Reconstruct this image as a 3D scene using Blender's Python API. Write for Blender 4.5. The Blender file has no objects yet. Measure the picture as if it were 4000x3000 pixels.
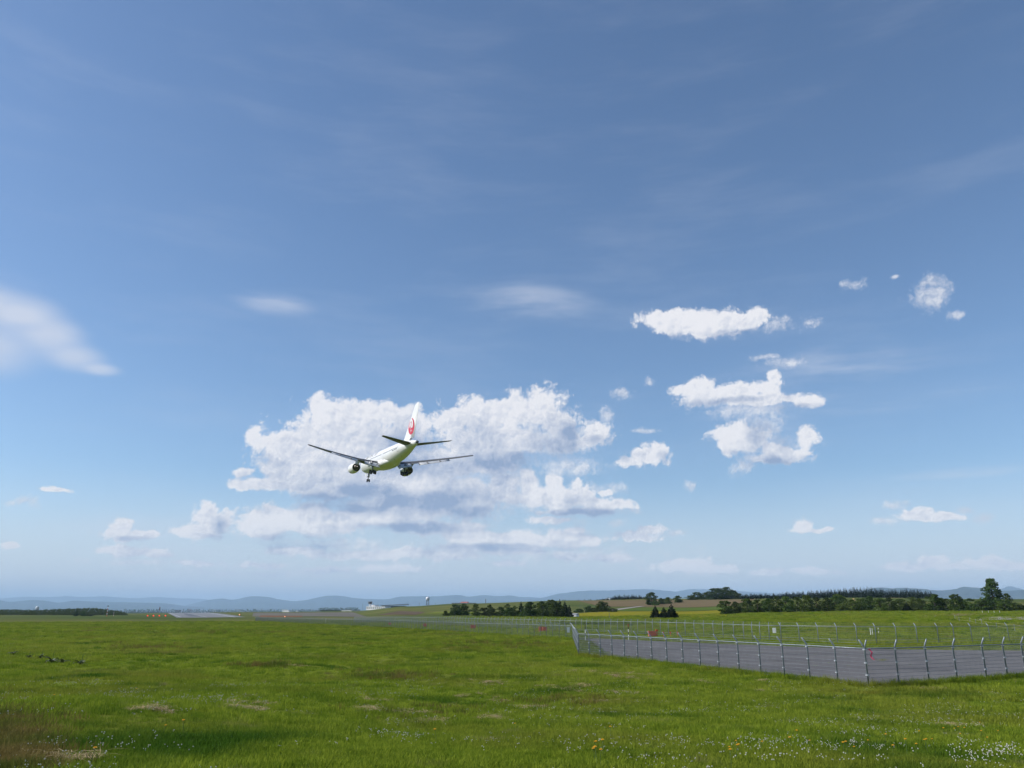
import bpy, bmesh, math, random
import numpy as np
from mathutils import Vector, Matrix, noise as mnoise

random.seed(7)
rng = np.random.default_rng(7)
SC = bpy.context.scene
COL = SC.collection
R = math.radians

# ------------------------------------------------------------------ camera
F_PX, HOR, CAM_Z = 3080.0, 2375.0, 3.3          # focal length and horizon row in 4000 x 3000 photo pixels
TH = math.atan((HOR - 1500.0) / F_PX)
cam_d = bpy.data.cameras.new('camera')
cam_d.sensor_width = 36.0
cam_d.lens = 36.0 * F_PX / 4000.0
cam_d.clip_start, cam_d.clip_end = 0.1, 120000.0
cam = bpy.data.objects.new('camera', cam_d)
cam.location = (0, 0, CAM_Z)
cam.rotation_euler = (math.pi / 2 + TH, 0, 0)
COL.objects.link(cam)
SC.camera = cam

# ------------------------------------------------------------------ light
SUN_AZ, SUN_EL = R(-92), R(38)                  # from the left, late afternoon
SKY_STRENGTH = 0.110
sun_dir = Vector((math.sin(SUN_AZ) * math.cos(SUN_EL), math.cos(SUN_AZ) * math.cos(SUN_EL), math.sin(SUN_EL)))
sun_d = bpy.data.lights.new('sun', 'SUN')
sun_d.energy, sun_d.angle, sun_d.color = 5.0, R(0.53), (1.0, 0.95, 0.87)
sun = bpy.data.objects.new('sun', sun_d)
sun.rotation_euler = sun_dir.to_track_quat('Z', 'Y').to_euler()
sun.location = (-60, 0, 60)
COL.objects.link(sun)
SC.view_settings.view_transform = 'Standard'
SC.view_settings.look = 'None'
SC.view_settings.exposure = 0.0
SC.view_settings.gamma = 1.0
SC.view_settings.use_curve_mapping = False
SC.cycles.use_denoising = True
SC.cycles.max_bounces = 6
SC.cycles.diffuse_bounces = 3
SC.cycles.glossy_bounces = 3
SC.cycles.transmission_bounces = 4
SC.cycles.transparent_max_bounces = 12
SC.cycles.volume_bounces = 1

# ------------------------------------------------------------------ picking points of the place from the photograph
CT, ST = math.cos(TH), math.sin(TH)
def ray(px, py):
    a, b = (px - 2000.0) / F_PX, (1500.0 - py) / F_PX
    return (a, CT - b * ST, ST + b * CT)
def azel(px, py):
    x, y, z = ray(px, py)
    return math.atan2(x, y), math.atan2(z, math.hypot(x, y))

# ------------------------------------------------------------------ sky with its clouds (world)
def make_world():
    w = bpy.data.worlds.new('World'); SC.world = w; w.use_nodes = True
    nt = w.node_tree; nt.nodes.clear(); N, L = nt.nodes, nt.links
    def node(t, **k):
        n = N.new(t)
        for a, b in k.items(): setattr(n, a, b)
        return n
    def put(sock, v):
        if hasattr(v, 'is_linked') or hasattr(v, 'links'): L.new(v, sock)
        else: sock.default_value = v
    def M(op, a, b=0.0, c=0.0, clamp=False):
        n = node('ShaderNodeMath', operation=op, use_clamp=clamp)
        put(n.inputs[0], a); put(n.inputs[1], b); put(n.inputs[2], c); return n.outputs[0]
    def V(op, a, b=(0, 0, 0), c=(0, 0, 0)):
        n = node('ShaderNodeVectorMath', operation=op)
        put(n.inputs[0], a); put(n.inputs[1], b)
        if op == 'MULTIPLY_ADD': put(n.inputs[2], c)
        return n.outputs['Value'] if op in ('LENGTH', 'DOT_PRODUCT') else n.outputs[0]
    def SM(v, lo, hi, to0=0.0, to1=1.0):
        n = node('ShaderNodeMapRange', interpolation_type='SMOOTHSTEP')
        put(n.inputs[0], v); put(n.inputs[1], lo); put(n.inputs[2], hi); put(n.inputs[3], to0); put(n.inputs[4], to1)
        return n.outputs[0]
    def NZ(vec, scale, detail, rough=0.5, out=0):
        n = node('ShaderNodeTexNoise', noise_dimensions='2D')
        put(n.inputs['Vector'], vec); n.inputs['Scale'].default_value = scale
        n.inputs['Detail'].default_value = detail; n.inputs['Roughness'].default_value = rough
        return n.outputs[out]
    def MIX(f, a, b):
        n = node('ShaderNodeMix', data_type='RGBA')
        put(n.inputs[0], f); put(n.inputs[6], a); put(n.inputs[7], b); return n.outputs[2]
    tc = node('ShaderNodeTexCoord')
    sky = node('ShaderNodeTexSky', sky_type='NISHITA', sun_disc=False)
    sky.sun_elevation, sky.sun_rotation = SUN_EL, SUN_AZ
    sky.altitude, sky.air_density, sky.dust_density, sky.ozone_density = 200, SKY_AIR, SKY_DUST, SKY_OZONE
    sep = node('ShaderNodeSeparateXYZ'); L.new(tc.outputs['Generated'], sep.inputs[0])
    az = M('ARCTAN2', sep.outputs[0], sep.outputs[1]); el = M('ARCSINE', sep.outputs[2])
    cmb = node('ShaderNodeCombineXYZ'); L.new(az, cmb.inputs[0]); L.new(el, cmb.inputs[1])
    P = cmb.outputs[0]
    skyc = V('MULTIPLY', sky.outputs[0], (SKY_STRENGTH * SKY_TINT[0], SKY_STRENGTH * SKY_TINT[1], SKY_STRENGTH * SKY_TINT[2]))
    def field(blobs, vec, k=.25):
        acc = None
        for (cx, cy, rx, ry) in blobs:
            a, e = azel(cx * S, cy * S)
            a2, e2 = azel((cx + rx) * S, cy * S); a3, e3 = azel(cx * S, (cy - ry) * S)
            ra, re = abs(a2 - a), abs(e3 - e)
            ln = V('LENGTH', V('MULTIPLY_ADD', vec, (1 / ra, 1 / re, 0), (-a / ra, -e / re, 0)))
            if acc is None: acc = ln
            else: acc = M('SMOOTH_MIN', acc, ln, k)
        return acc
    S = 4000.0 / 2212.0
    strong = [(690,878,24,30),(720,905,70,48),(775,892,58,36),(842,897,55,32),(885,915,40,38),(602,958,62,28),(547,945,20,22),(690,962,110,58),
      (790,960,120,70),(870,962,80,60),(640,1030,80,46),(705,1050,110,46),(585,1047,60,20),(530,1050,36,12),(530,1020,24,12),(810,1040,130,58),(905,1040,100,58),
      (972,916,48,34),(1040,902,80,44),(1118,888,66,42),(1168,888,58,46),(1205,920,48,46),(1100,952,130,42),(1000,952,60,38),(1290,935,42,25),
      (960,1000,100,46),(1075,985,90,22),(900,1085,160,36),(1000,1062,70,46),(590,1122,80,32),(680,1120,80,32),(762,1120,60,28),(850,1118,110,26),(565,1150,55,22),
      (447,1118,36,28),(430,1147,60,18),(472,1138,38,26),(262,1138,32,22),(280,1157,68,12),(325,1157,38,10),(275,1189,58,14),(350,1199,36,8),
      (1080,1052,32,26),(1140,1047,26,32),(1200,1056,30,22),(1246,1046,12,16),(1105,1072,55,16),(1200,1086,46,18),(1280,1086,56,19),(1330,1091,38,14),(1240,1106,110,11),
      (1190,1124,68,9),(1000,1152,88,18),(1100,1167,58,18),(1135,1172,58,17),(1190,1167,38,17),(1235,1162,38,26),(1276,1168,30,16),
      (1370,1154,46,14),(1400,1142,32,12),(1090,1217,42,8),(1400,985,46,22),(1360,997,32,13),(1425,972,24,17),
      (1430,690,58,18),(1500,685,56,21),(1570,695,88,22),(1632,683,34,23),(1540,716,76,18),
      (1505,838,55,18),(1585,845,75,21),(1655,838,38,18),(1668,815,14,16),(1708,860,28,11),(1745,868,30,14),(1560,935,34,22),(1575,960,30,30),(1740,943,22,26),(1670,972,46,16),(1700,985,50,18),
      (1730,1134,20,14),(1750,1143,50,6),(1792,1139,18,7),(1980,1112,42,14),(2040,1117,36,11),
      (2000,1218,36,13),(1965,1227,36,8),(2110,1216,44,13),(2170,1216,46,11),(2062,1227,56,6),
      (640,995,95,50),(740,1010,120,55),(940,1003,100,36),(1060,1000,90,34),(870,1098,190,34),(690,1130,150,30),(1020,1095,70,34),(560,1135,70,30),(930,1140,120,18),(1060,1160,130,18),
      (1160,1075,90,26),(1240,1070,70,24),(1095,1040,40,30),(1230,955,60,30),(1250,1165,60,22),(1560,855,100,22),(1640,865,90,18),(1620,950,60,30),(1660,990,70,16),(1600,930,30,24),
      (480,1125,34,22),(250,1150,40,14),(300,1192,70,10),(1380,1160,50,9),(2010,1120,70,8),(1490,700,90,22),(1600,690,60,24),
      (640,1190,90,13),(760,1200,110,12),(880,1195,90,14),(980,1200,80,13),(1230,1205,70,14),(1320,1208,60,13),(1470,1222,75,16),(1540,1228,60,12),(700,1232,70,8),(850,1228,90,8),(560,1222,60,7),(1660,1238,45,7),(1750,1234,40,8),
      (2140,1210,60,14),(2190,1222,60,10),(1940,1222,50,12),(2020,1208,40,14),(420,1215,60,8),(120,1058,34,7),(18,1180,26,8),
      (1085,1035,28,22),(1135,1030,20,26),(1195,1040,26,18),(1245,1052,16,20),(1310,1065,18,10),(1215,1088,60,18),(1290,1092,60,16),(450,1105,26,22),(420,1150,60,14),(600,1112,70,26),(680,1105,60,24),(765,1112,56,22),(850,1112,60,20),(1010,1140,60,18),(1150,1165,40,18),(1205,1158,30,18),(1245,1150,22,20),(1000,1185,90,14),(1090,1190,90,12)]
    faint = [(1335,1128,22,12),(1460,1152,24,9),(1490,1050,20,12),(2120,1119,34,11),(1910,1127,36,10),(1935,1093,36,12),(50,1086,52,14),(1680,702,56,18),(1745,695,28,18),(1850,613,36,13),(1932,597,11,5),(2012,610,36,22),(2000,648,48,20),(2025,632,34,30),(2010,632,36,30),(2065,678,22,15),(1700,782,62,12),(1650,772,34,7),
      (1345,852,25,15),(1403,827,12,14),(1625,885,110,26),(1650,925,80,40),(1690,965,70,40),(1600,1005,30,24),(1480,1226,80,20),(1530,1236,40,10),(1750,1236,30,6),(1660,1240,40,5),
      (120,1057,28,7),(15,1180,20,7),(650,1236,62,10),(850,1224,85,10),(950,1190,95,22),(1240,1208,62,13),(1345,1215,62,13),(420,1232,40,6),(2075,1102,30,9),(1810,1240,40,5),
      (1390,930,34,7),(1310,895,20,20),(1200,1195,260,22),(760,1180,220,22),(300,1215,120,9),(580,1240,260,8),(1230,1010,90,26),(1290,1060,70,20)]
    dark = [(905,1085,190,30),(1010,1105,70,22),(1075,1000,80,22),(880,965,60,34),(960,1010,90,34),(700,1078,120,14),(480,1140,28,30),(620,1165,90,14),(870,1140,140,12),
      (1250,1108,130,9),(1120,985,120,16),(1230,940,26,40),(1600,720,60,12),(1720,880,70,9),(1690,995,70,14),(1650,935,40,26),(1150,1185,160,10),(800,1060,90,22),(1295,948,40,14),(295,1165,70,7),(1700,955,30,24),(1435,990,16,20),(1640,940,40,34),(900,1000,120,26),(1000,1075,90,22),(760,1095,150,12),(620,1175,120,9),(1090,1180,160,8),(1560,865,110,9),(1290,1105,90,8),(1180,960,60,24),(470,1160,60,9)]  # patches of cloud shade, painted into the sky where listed
    def VOR(vec, scale, detail, rough):
        n = node('ShaderNodeTexVoronoi', voronoi_dimensions='2D', feature='F1')
        put(n.inputs['Vector'], vec); n.inputs['Scale'].default_value = scale
        n.inputs['Detail'].default_value = detail; n.inputs['Roughness'].default_value = rough
        n.inputs['Lacunarity'].default_value = 2.3
        return n.outputs['Distance']
    # thin high cloud: soft patches and faint streaks, all round the sky
    cir = [(-60,650,120,50),(20,680,100,50),(80,730,95,52),(140,772,90,34),(205,797,60,16),(-60,750,150,70)]
    w3 = V('MULTIPLY', V('SUBTRACT', NZ(P, 5, 1, .5, 1), (.5, .5, .5)), (.05, .018, 0))
    P3 = V('ADD', P, w3)
    st = NZ(V('MULTIPLY', P3, (3.0, 16, 0)), 1.0, 6, .6)
    streak = M('MULTIPLY', SM(st, .42, .85), M('MULTIPLY', SM(el, .02, .12), SM(el, 1.1, .5)))
    dc = field(cir, P3, .5)
    band = SM(field([(1950,860,330,46),(1560,980,200,70),(2080,1025,170,12),(590,652,100,30),(1110,655,170,46),(1800,790,300,60),(900,1050,330,100),(950,1165,430,50),(1250,1060,190,70),(1610,930,150,100),(420,1160,300,50),(1150,950,260,80)], P3, .5), 1.2, .2)
    cirr = M('ADD', M('MULTIPLY', SM(dc, 1.25, .15), M('MULTIPLY_ADD', st, .75, .36)), M('ADD', M('MULTIPLY', streak, .10), M('MULTIPLY', band, M('ADD', SM(st, .38, .74, 0, .42), .03))), clamp=True)
    air = MIX(SM(el, .17, -.03, 0, .88), skyc, HORIZON_AIR)
    clear = MIX(cirr, air, (.70, .74, .85, 1))
    wo = node('ShaderNodeOutputWorld')
    def background(c):
        bg = node('ShaderNodeBackground'); L.new(c, bg.inputs[0]); bg.inputs[1].default_value = 1.0
        return bg.outputs[0]
    def cloudy(x0, x1):
        """sky of one stretch of azimuth: only the clouds that reach into it (a node group of its own)"""
        nonlocal N, L
        keep = (N, L)
        g = bpy.data.node_groups.new('clouds', 'ShaderNodeTree')
        for nm, ty, io in (('P', 'NodeSocketVector', 'INPUT'), ('Elevation', 'NodeSocketFloat', 'INPUT'), ('Clear', 'NodeSocketColor', 'INPUT'), ('Sky', 'NodeSocketColor', 'OUTPUT')):
            g.interface.new_socket(name=nm, socket_type=ty, in_out=io)
        N, L = g.nodes, g.links
        gi, go = node('NodeGroupInput'), node('NodeGroupOutput')
        e, cl = gi.outputs[1], gi.outputs[2]
        p = V('ADD', gi.outputs[0], (x0 * 1e-9 + 1e-7, 0, 0))       # keeps each stretch a chain of its own, so only one is worked out per ray
        near = lambda bl: [q for q in bl if q[0] + q[2] * 1.5 > x0 - 80 and q[0] - q[2] * 1.5 < x1 + 80] or [bl[0]]
        w1 = V('MULTIPLY', V('SUBTRACT', NZ(p, 22, 2, .5, 1), (.5, .5, .5)), (.016, .011, 0))
        Pw = V('ADD', p, w1)
        w2 = V('MULTIPLY', V('SUBTRACT', NZ(p, 100, 2, .55, 1), (.5, .5, .5)), (.0042, .0042, 0))
        Pb = V('ADD', Pw, w2)
        bl = VOR(Pb, 46, 3, .58); bl2 = VOR(V('ADD', Pb, (-.0045, .0055, 0)), 46, 3, .58)
        sm_ = VOR(Pb, 118, 2, .6); sm2 = VOR(V('ADD', Pb, (-.0018, .0024, 0)), 118, 2, .6)
        gb = NZ(Pw, 30, 6, .58)
        wob = M('ADD', M('ADD', M('MULTIPLY', M('SUBTRACT', bl, .52), .62), M('MULTIPLY', M('SUBTRACT', sm_, .52), .28)), M('MULTIPLY', M('SUBTRACT', gb, .5), .9))
        f1 = field(near(strong), Pb, .3); f2 = field(near(strong), V('ADD', Pb, (-.020, .026, 0)), .3)
        ds = M('ADD', f1, M('MULTIPLY', wob, SM(f1, .1, .95, .3, 1.0)))
        side = M('TANH', M('MULTIPLY', M('SUBTRACT', f2, f1), 1.1))        # +1 where the cloud faces the sun, -1 on its shaded under side
        dens = M('MULTIPLY', SM(ds, CL_T0, SM(side, -.85, .1, .35, CL_T1)), .96)
        df = M('ADD', field(near(faint), Pw), M('MULTIPLY', wob, 1.3))
        densf = M('MULTIPLY', SM(df, 1.6, .2), .74)
        dens = M('MAXIMUM', dens, densf)
        shade = SM(M('ADD', field(near(dark), Pw, .4), M('MULTIPLY', wob, .6)), 1.5, .3)
        lit = M('ADD', CL_BASE, M('ADD', M('MULTIPLY', M('SUBTRACT', bl2, bl), CL_K1), M('MULTIPLY', M('SUBTRACT', sm2, sm_), CL_K1 * .6)))
        lit = M('ADD', lit, M('MULTIPLY', side, SM(ds, 1.5, 1.1, 0, CL_K2)))
        lit = M('ADD', lit, M('MULTIPLY', M('SUBTRACT', .5, NZ(Pw, 16, 3, .45)), CL_K3))
        lit = M('ADD', lit, SM(ds, .35, 1.05, 0, .16))
        lit = M('SUBTRACT', lit, M('MULTIPLY', shade, CL_K4), clamp=True)
        ccol = MIX(lit, (.30, .39, .58, 1), (.90, .895, .93, 1))  # sunlit and shaded tones painted into the cloud colour
        ccol = MIX(SM(e, .015, .10, .10, 0.0), ccol, (.58, .62, .75, 1))     # low clouds stand far behind pale air
        L.new(MIX(dens, cl, ccol), go.inputs[0])
        N, L = keep
        gn = node('ShaderNodeGroup', node_tree=g)
        L.new(P, gn.inputs[0]); L.new(el, gn.inputs[1]); L.new(clear, gn.inputs[2])
        return background(gn.outputs[0])
    def elsewhere():
        """round the horizon outside the frame the same kind of cloud goes on"""
        gb = NZ(P, 11, 5, .55)
        belt = M('MULTIPLY', SM(el, .03, .09), SM(el, .55, .2))
        den = M('MULTIPLY', SM(gb, .55, .64), belt)
        ccol = MIX(SM(NZ(V('ADD', P, (-.02, .03, 0)), 11, 5, .55), .75, .5), (.36, .44, .62, 1), (.93, .92, .945, 1))
        return background(MIX(den, clear, ccol))
    def step(a, b): return M('GREATER_THAN', a, b)
    def choose(f, a, b):
        m = node('ShaderNodeMixShader'); L.new(f, m.inputs[0]); L.new(a, m.inputs[1]); L.new(b, m.inputs[2]); return m.outputs[0]
    cuts = [400, 560, 680, 800, 930, 1060, 1190, 1330, 1520, 1660, 1850]
    edges = [-200] + cuts + [2400]
    cur = cloudy(edges[0], edges[1])
    for i, c in enumerate(cuts):
        # columns of the sky are told apart by azimuth at the height of the clouds
        lim = azel(c * S, 1000 * S)[0]
        cur = choose(step(az, lim), cur, cloudy(edges[i + 1], edges[i + 2]))
    cur = choose(step(M('ABSOLUTE', az), .70), cur, elsewhere())
    cur = choose(step(el, azel(2212 * S, 520 * S)[1] + .03), cur, background(clear))
    L.new(cur, wo.inputs[0])
SKY_AIR, SKY_DUST, SKY_OZONE = 1.0, 0.6, 2.0
SKY_TINT = (1.0, 1.12, 1.24)
CL_T0, CL_T1, CL_BASE, CL_K1, CL_K2, CL_K3, CL_K4 = 1.56, .92, .60, .34, .38, .95, .64
HORIZON_AIR = (.76, .79, .90, 1)
make_world()
SC.world.cycles.sampling_method = 'MANUAL'
SC.world.cycles.sample_map_resolution = 256

# ------------------------------------------------------------------ mesh and material helpers
class MB:
    """collects simple solids into one mesh"""
    def __init__(s): s.v, s.f = [], []
    def add(s, vs, fs):
        o = len(s.v); s.v += [tuple(p) for p in vs]; s.f += [tuple(i + o for i in q) for q in fs]; return s
    def box(s, c, d, rz=0.0, m=None):
        cx, cy, cz = c; hx, hy, hz = d[0] / 2, d[1] / 2, d[2] / 2; ca, sa = math.cos(rz), math.sin(rz)
        vs = [(cx + x * ca - y * sa, cy + x * sa + y * ca, cz + z) for z in (-hz, hz) for (x, y) in ((-hx, -hy), (hx, -hy), (hx, hy), (-hx, hy))]
        if m is not None: vs = [tuple(m @ Vector(p)) for p in vs]
        return s.add(vs, [(3, 2, 1, 0), (4, 5, 6, 7), (0, 1, 5, 4), (1, 2, 6, 5), (2, 3, 7, 6), (3, 0, 4, 7)])
    def tube(s, pts, rad, n=6, caps=True):
        pts = [Vector(p) for p in pts]
        if not hasattr(rad, '__len__'): rad = [rad] * len(pts)
        rings = []
        for i, p in enumerate(pts):
            t = (pts[min(i + 1, len(pts) - 1)] - pts[max(i - 1, 0)]).normalized()
            a = Vector((0, 0, 1)) if abs(t.z) < .9 else Vector((1, 0, 0))
            u = t.cross(a).normalized(); w = t.cross(u)
            rings.append([p + (u * math.cos(2 * math.pi * k / n) + w * math.sin(2 * math.pi * k / n)) * rad[i] for k in range(n)])
        vs = [q for r in rings for q in r]; fs = []
        for i in range(len(pts) - 1):
            for k in range(n):
                k2 = (k + 1) % n
                fs.append((i * n + k, i * n + k2, (i + 1) * n + k2, (i + 1) * n + k))
        if caps:
            fs.append(tuple(reversed(range(n)))); fs.append(tuple(range((len(pts) - 1) * n, len(pts) * n)))
        return s.add(vs, fs)
    def loft(s, rings, cap0=True, cap1=True):
        n = len(rings[0]); vs = [q for r in rings for q in r]; fs = []
        for i in range(len(rings) - 1):
            for k in range(n):
                k2 = (k + 1) % n
                fs.append((i * n + k, i * n + k2, (i + 1) * n + k2, (i + 1) * n + k))
        if cap0: fs.append(tuple(reversed(range(n))))
        if cap1: fs.append(tuple(range((len(rings) - 1) * n, len(rings) * n)))
        return s.add(vs, fs)
    def lathe(s, prof, n=24, axis='z', c=(0, 0, 0), cap0=False, cap1=False):
        rings = []
        for (t, r) in prof:
            ring = []
            for k in range(n):
                a = 2 * math.pi * k / n; p, q = r * math.cos(a), r * math.sin(a)
                ring.append({'x': (c[0] + t, c[1] + p, c[2] + q), 'y': (c[0] + q, c[1] + t, c[2] + p), 'z': (c[0] + p, c[1] + q, c[2] + t)}[axis])
            rings.append(ring)
        return s.loft(rings, cap0, cap1)
    def sphere(s, c, r, n=16, m=8):
        rx, ry, rz = r if hasattr(r, '__len__') else (r, r, r)
        rings = []
        for i in range(m + 1):
            t = math.pi * i / m; q = max(math.sin(t), .01)
            rings.append([(c[0] + rx * q * math.cos(2 * math.pi * k / n), c[1] + ry * q * math.sin(2 * math.pi * k / n), c[2] - rz * math.cos(t)) for k in range(n)])
        return s.loft(rings)
    def mesh(s, name, mat=None, smooth=False):
        me = bpy.data.meshes.new(name); me.from_pydata(s.v, [], s.f)
        if mat is not None: me.materials.append(mat)
        bm = bmesh.new(); bm.from_mesh(me); bmesh.ops.recalc_face_normals(bm, faces=bm.faces); bm.to_mesh(me); bm.free()
        if smooth: me.shade_smooth()
        me.update(); return me
    def build(s, name, mat, parent=None, smooth=False, loc=None):
        return link(name, s.mesh(name, mat, smooth), parent, loc)
def link(name, me, parent=None, loc=None):
    o = bpy.data.objects.new(name, me); COL.objects.link(o)
    if parent is not None: o.parent = parent
    if loc is not None: o.location = loc
    return o
def empty(name, loc, rz=0.0):
    o = bpy.data.objects.new(name, None); COL.objects.link(o); o.location = loc; o.rotation_euler = (0, 0, rz); o.empty_display_size = .3
    return o
def tag(o, label=None, cat=None, group=None, kind=None):
    if label: o['label'] = label
    if cat: o['category'] = cat
    if group: o['group'] = group
    if kind: o['kind'] = kind
    return o
def copy_tree(o, parent=None):
    c = o.copy(); COL.objects.link(c); c.parent = parent
    for ch in list(o.children): copy_tree(ch, c)
    return c

MATS = {}
def mat(name, col, rough=.6, col2=None, scale=3.0, bump=0.0, metal=0.0, detail=4.0, emit=None, spread=(.35, .65), per=0.0, trans=0.0, stretch=(1, 1, 1), spec=None):
    """base colour varied by noise in the thing's own space, fine relief, and a little difference from copy to copy"""
    if name in MATS: return MATS[name]
    m = bpy.data.materials.new(name); m.use_nodes = True; MATS[name] = m
    nt = m.node_tree; N, L = nt.nodes, nt.links; b = N['Principled BSDF']
    b.inputs['Base Color'].default_value = (*col, 1); b.inputs['Roughness'].default_value = rough; b.inputs['Metallic'].default_value = metal
    if spec is not None: b.inputs['Specular IOR Level'].default_value = spec
    if emit: b.inputs['Emission Color'].default_value = (*emit[0], 1); b.inputs['Emission Strength'].default_value = emit[1]
    if col2 is not None or bump:
        tc = N.new('ShaderNodeTexCoord'); mp = N.new('ShaderNodeMapping'); mp.inputs['Scale'].default_value = stretch
        L.new(tc.outputs['Object'], mp.inputs[0])
        nz = N.new('ShaderNodeTexNoise'); nz.inputs['Scale'].default_value = scale; nz.inputs['Detail'].default_value = detail
        L.new(mp.outputs[0], nz.inputs['Vector'])
        if col2 is not None:
            mr = N.new('ShaderNodeMapRange'); mr.inputs[1].default_value, mr.inputs[2].default_value = spread; L.new(nz.outputs[0], mr.inputs[0])
            mx = N.new('ShaderNodeMix'); mx.data_type = 'RGBA'; L.new(mr.outputs[0], mx.inputs[0])
            mx.inputs[6].default_value = (*col, 1); mx.inputs[7].default_value = (*col2, 1)
            cur = mx.outputs[2]
            if per:
                oi = N.new('ShaderNodeObjectInfo'); hs = N.new('ShaderNodeHueSaturation')
                r1 = N.new('ShaderNodeMapRange'); r1.inputs[3].default_value, r1.inputs[4].default_value = 1 - per, 1 + per
                L.new(oi.outputs['Random'], r1.inputs[0]); L.new(r1.outputs[0], hs.inputs['Value'])
                r2 = N.new('ShaderNodeMapRange'); r2.inputs[3].default_value, r2.inputs[4].default_value = .5 - per * .06, .5 + per * .06
                w = N.new('ShaderNodeMath'); w.operation = 'FRACT'; m7 = N.new('ShaderNodeMath'); m7.operation = 'MULTIPLY'; m7.inputs[1].default_value = 7.31
                L.new(oi.outputs['Random'], m7.inputs[0]); L.new(m7.outputs[0], w.inputs[0]); L.new(w.outputs[0], r2.inputs[0]); L.new(r2.outputs[0], hs.inputs['Hue'])
                L.new(cur, hs.inputs['Color']); cur = hs.outputs[0]
            L.new(cur, b.inputs['Base Color'])
            if trans:
                tr = N.new('ShaderNodeBsdfTranslucent'); L.new(cur, tr.inputs[0]); ms = N.new('ShaderNodeMixShader'); ms.inputs[0].default_value = trans
                L.new(b.outputs[0], ms.inputs[1]); L.new(tr.outputs[0], ms.inputs[2]); L.new(ms.outputs[0], N['Material Output'].inputs[0])
        if bump:
            bp = N.new('ShaderNodeBump'); bp.inputs['Strength'].default_value = min(1.0, bump); bp.inputs['Distance'].default_value = .02
            L.new(nz.outputs[0], bp.inputs['Height']); L.new(bp.outputs[0], b.inputs['Normal'])
    return m

# ------------------------------------------------------------------ the lie of the land (heights; distances are metres ahead of the camera)
def sstep(a, b, x):
    t = np.clip((np.asarray(x, float) - a) / (b - a), 0, 1); return t * t * (3 - 2 * t)
_KX = [-900, 500, 780, 1000, 1400, 1600, 1800, 2240, 2600, 3000, 3300, 3700, 4000, 5200]
_KD = np.array([100, 150, 230, 300, 420, 600, 950, 1500, 2500, 8000, 14000, 45000.])
_KE = np.array([
 [-126, -91, -66, -57, -47, -33, -24, -21, -19, -18, -11, -4],
 [-126, -91, -66, -57, -47, -36, -26, -21, -19, -18, -11, -4],
 [-126, -91, -66, -57, -47, -40, -29, -22, -17, -17.5, -11, -4],
 [-126, -91, -66, -57, -47, -39, -26, -17, -14, -17, -11, -4],
 [-126, -91, -65, -55, -45, -33, -18, -11, -12, -17, -11, -4],
 [-126, -91, -62, -50, -36, -22, 6, 4, -6, -16, -11, -4],
 [-126, -90, -60, -44, -30, -14, 16, 8, -5, -16, -11, -4],
 [-126, -88, -58, -42, -32, -12, 28, 12, -5, -16, -11, -4],
 [-126, -80, -50, -37, -24, -9, 35, 16, -5, -16, -11, -4],
 [-124, -66, -34, -20, -16, 12, 38, 18, -5, -16, -11, -4],
 [-122, -62, -28, -14, -12, 34, 38, 18, -5, -16, -11, -4],
 [-122, -62, -30, -16, -10, 32, 32, 16, -5, -16, -11, -4],
 [-122, -60, -30, -18, -6, 32, 30, 14, -5, -16, -11, -4],
 [-122, -60, -30, -18, -6, 24, 26, 12, -5, -16, -11, -4]], float)
_KZ = _KE / F_PX * _KD
_LD = np.log(_KD)
def ground(x, y):
    x = np.asarray(x, float); y = np.asarray(y, float)
    r = np.hypot(x, y); a = np.arctan2(x, y)
    ac = np.clip(a, -.70, .70)
    D = np.maximum(r * np.cos(ac), .01)
    px = 2000 + F_PX * np.tan(ac) / CT * 1.0 * (CT)       # column of that direction at the horizon
    zn = -3.3 - .0075 * D
    cols = np.stack([np.interp(np.log(D), _LD, _KZ[i]) for i in range(len(_KX))])
    t = np.interp(px, _KX, np.arange(len(_KX))); i0 = np.clip(t.astype(int), 0, len(_KX) - 2); fr = t - i0
    fr = fr * fr * (3 - 2 * fr)
    zt = np.take_along_axis(cols, i0[None], 0)[0] * (1 - fr) + np.take_along_axis(cols, i0[None] + 1, 0)[0] * fr
    w = sstep(100, 130, D); z = zn * (1 - w) + zt * w
    wide = 34 + 26 * sstep(.0, -.5, a)
    z = z + 1.65 * (1 - sstep(3, 1, 0) * 0 - sstep(0, 1, np.clip((r - 3) / (wide - 3), 0, 1)))
    # small swells of the meadow on the left
    z = z + .16 * np.sin(x * .31 + y * .12) * np.sin(y * .23 - x * .07) * sstep(6, 16, r) * (1 - sstep(60, 110, r)) * sstep(.12, -.15, a)
    return z + CAM_Z
def gz(x, y): return float(ground(np.array([x]), np.array([y]))[0])
def hit(px, py, far=30000.0):
    """first point of the land seen at a place of the photograph"""
    dx, dy, dz = ray(px, py)
    t = np.geomspace(3, far, 420); below = np.nonzero(CAM_Z + dz * t <= ground(dx * t, dy * t))[0]
    if len(below) == 0: return Vector((dx * far, dy * far, gz(dx * far, dy * far)))
    k = max(1, below[0]); t = np.linspace(t[k - 1], t[k], 80); z = CAM_Z + dz * t - ground(dx * t, dy * t)
    j = int(np.argmax(z <= 0)); j = max(1, j); f = z[j - 1] / (z[j - 1] - z[j] + 1e-12); h = float(t[j - 1] + (t[j] - t[j - 1]) * min(max(f, 0), 1))
    return Vector((dx * h, dy * h, gz(dx * h, dy * h)))
def at(px, D):
    """point of the land in that column, D metres ahead"""
    x = (px - 2000.0) / F_PX * D / CT * 1.0
    x = (px - 2000.0) / F_PX * D * (1.0 / (CT - (1500 - HOR) / F_PX * ST))
    return Vector((x, D, gz(x, D)))
def top_z(px, py, D):
    dx, dy, dz = ray(px, py); return CAM_Z + dz / dy * D

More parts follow.
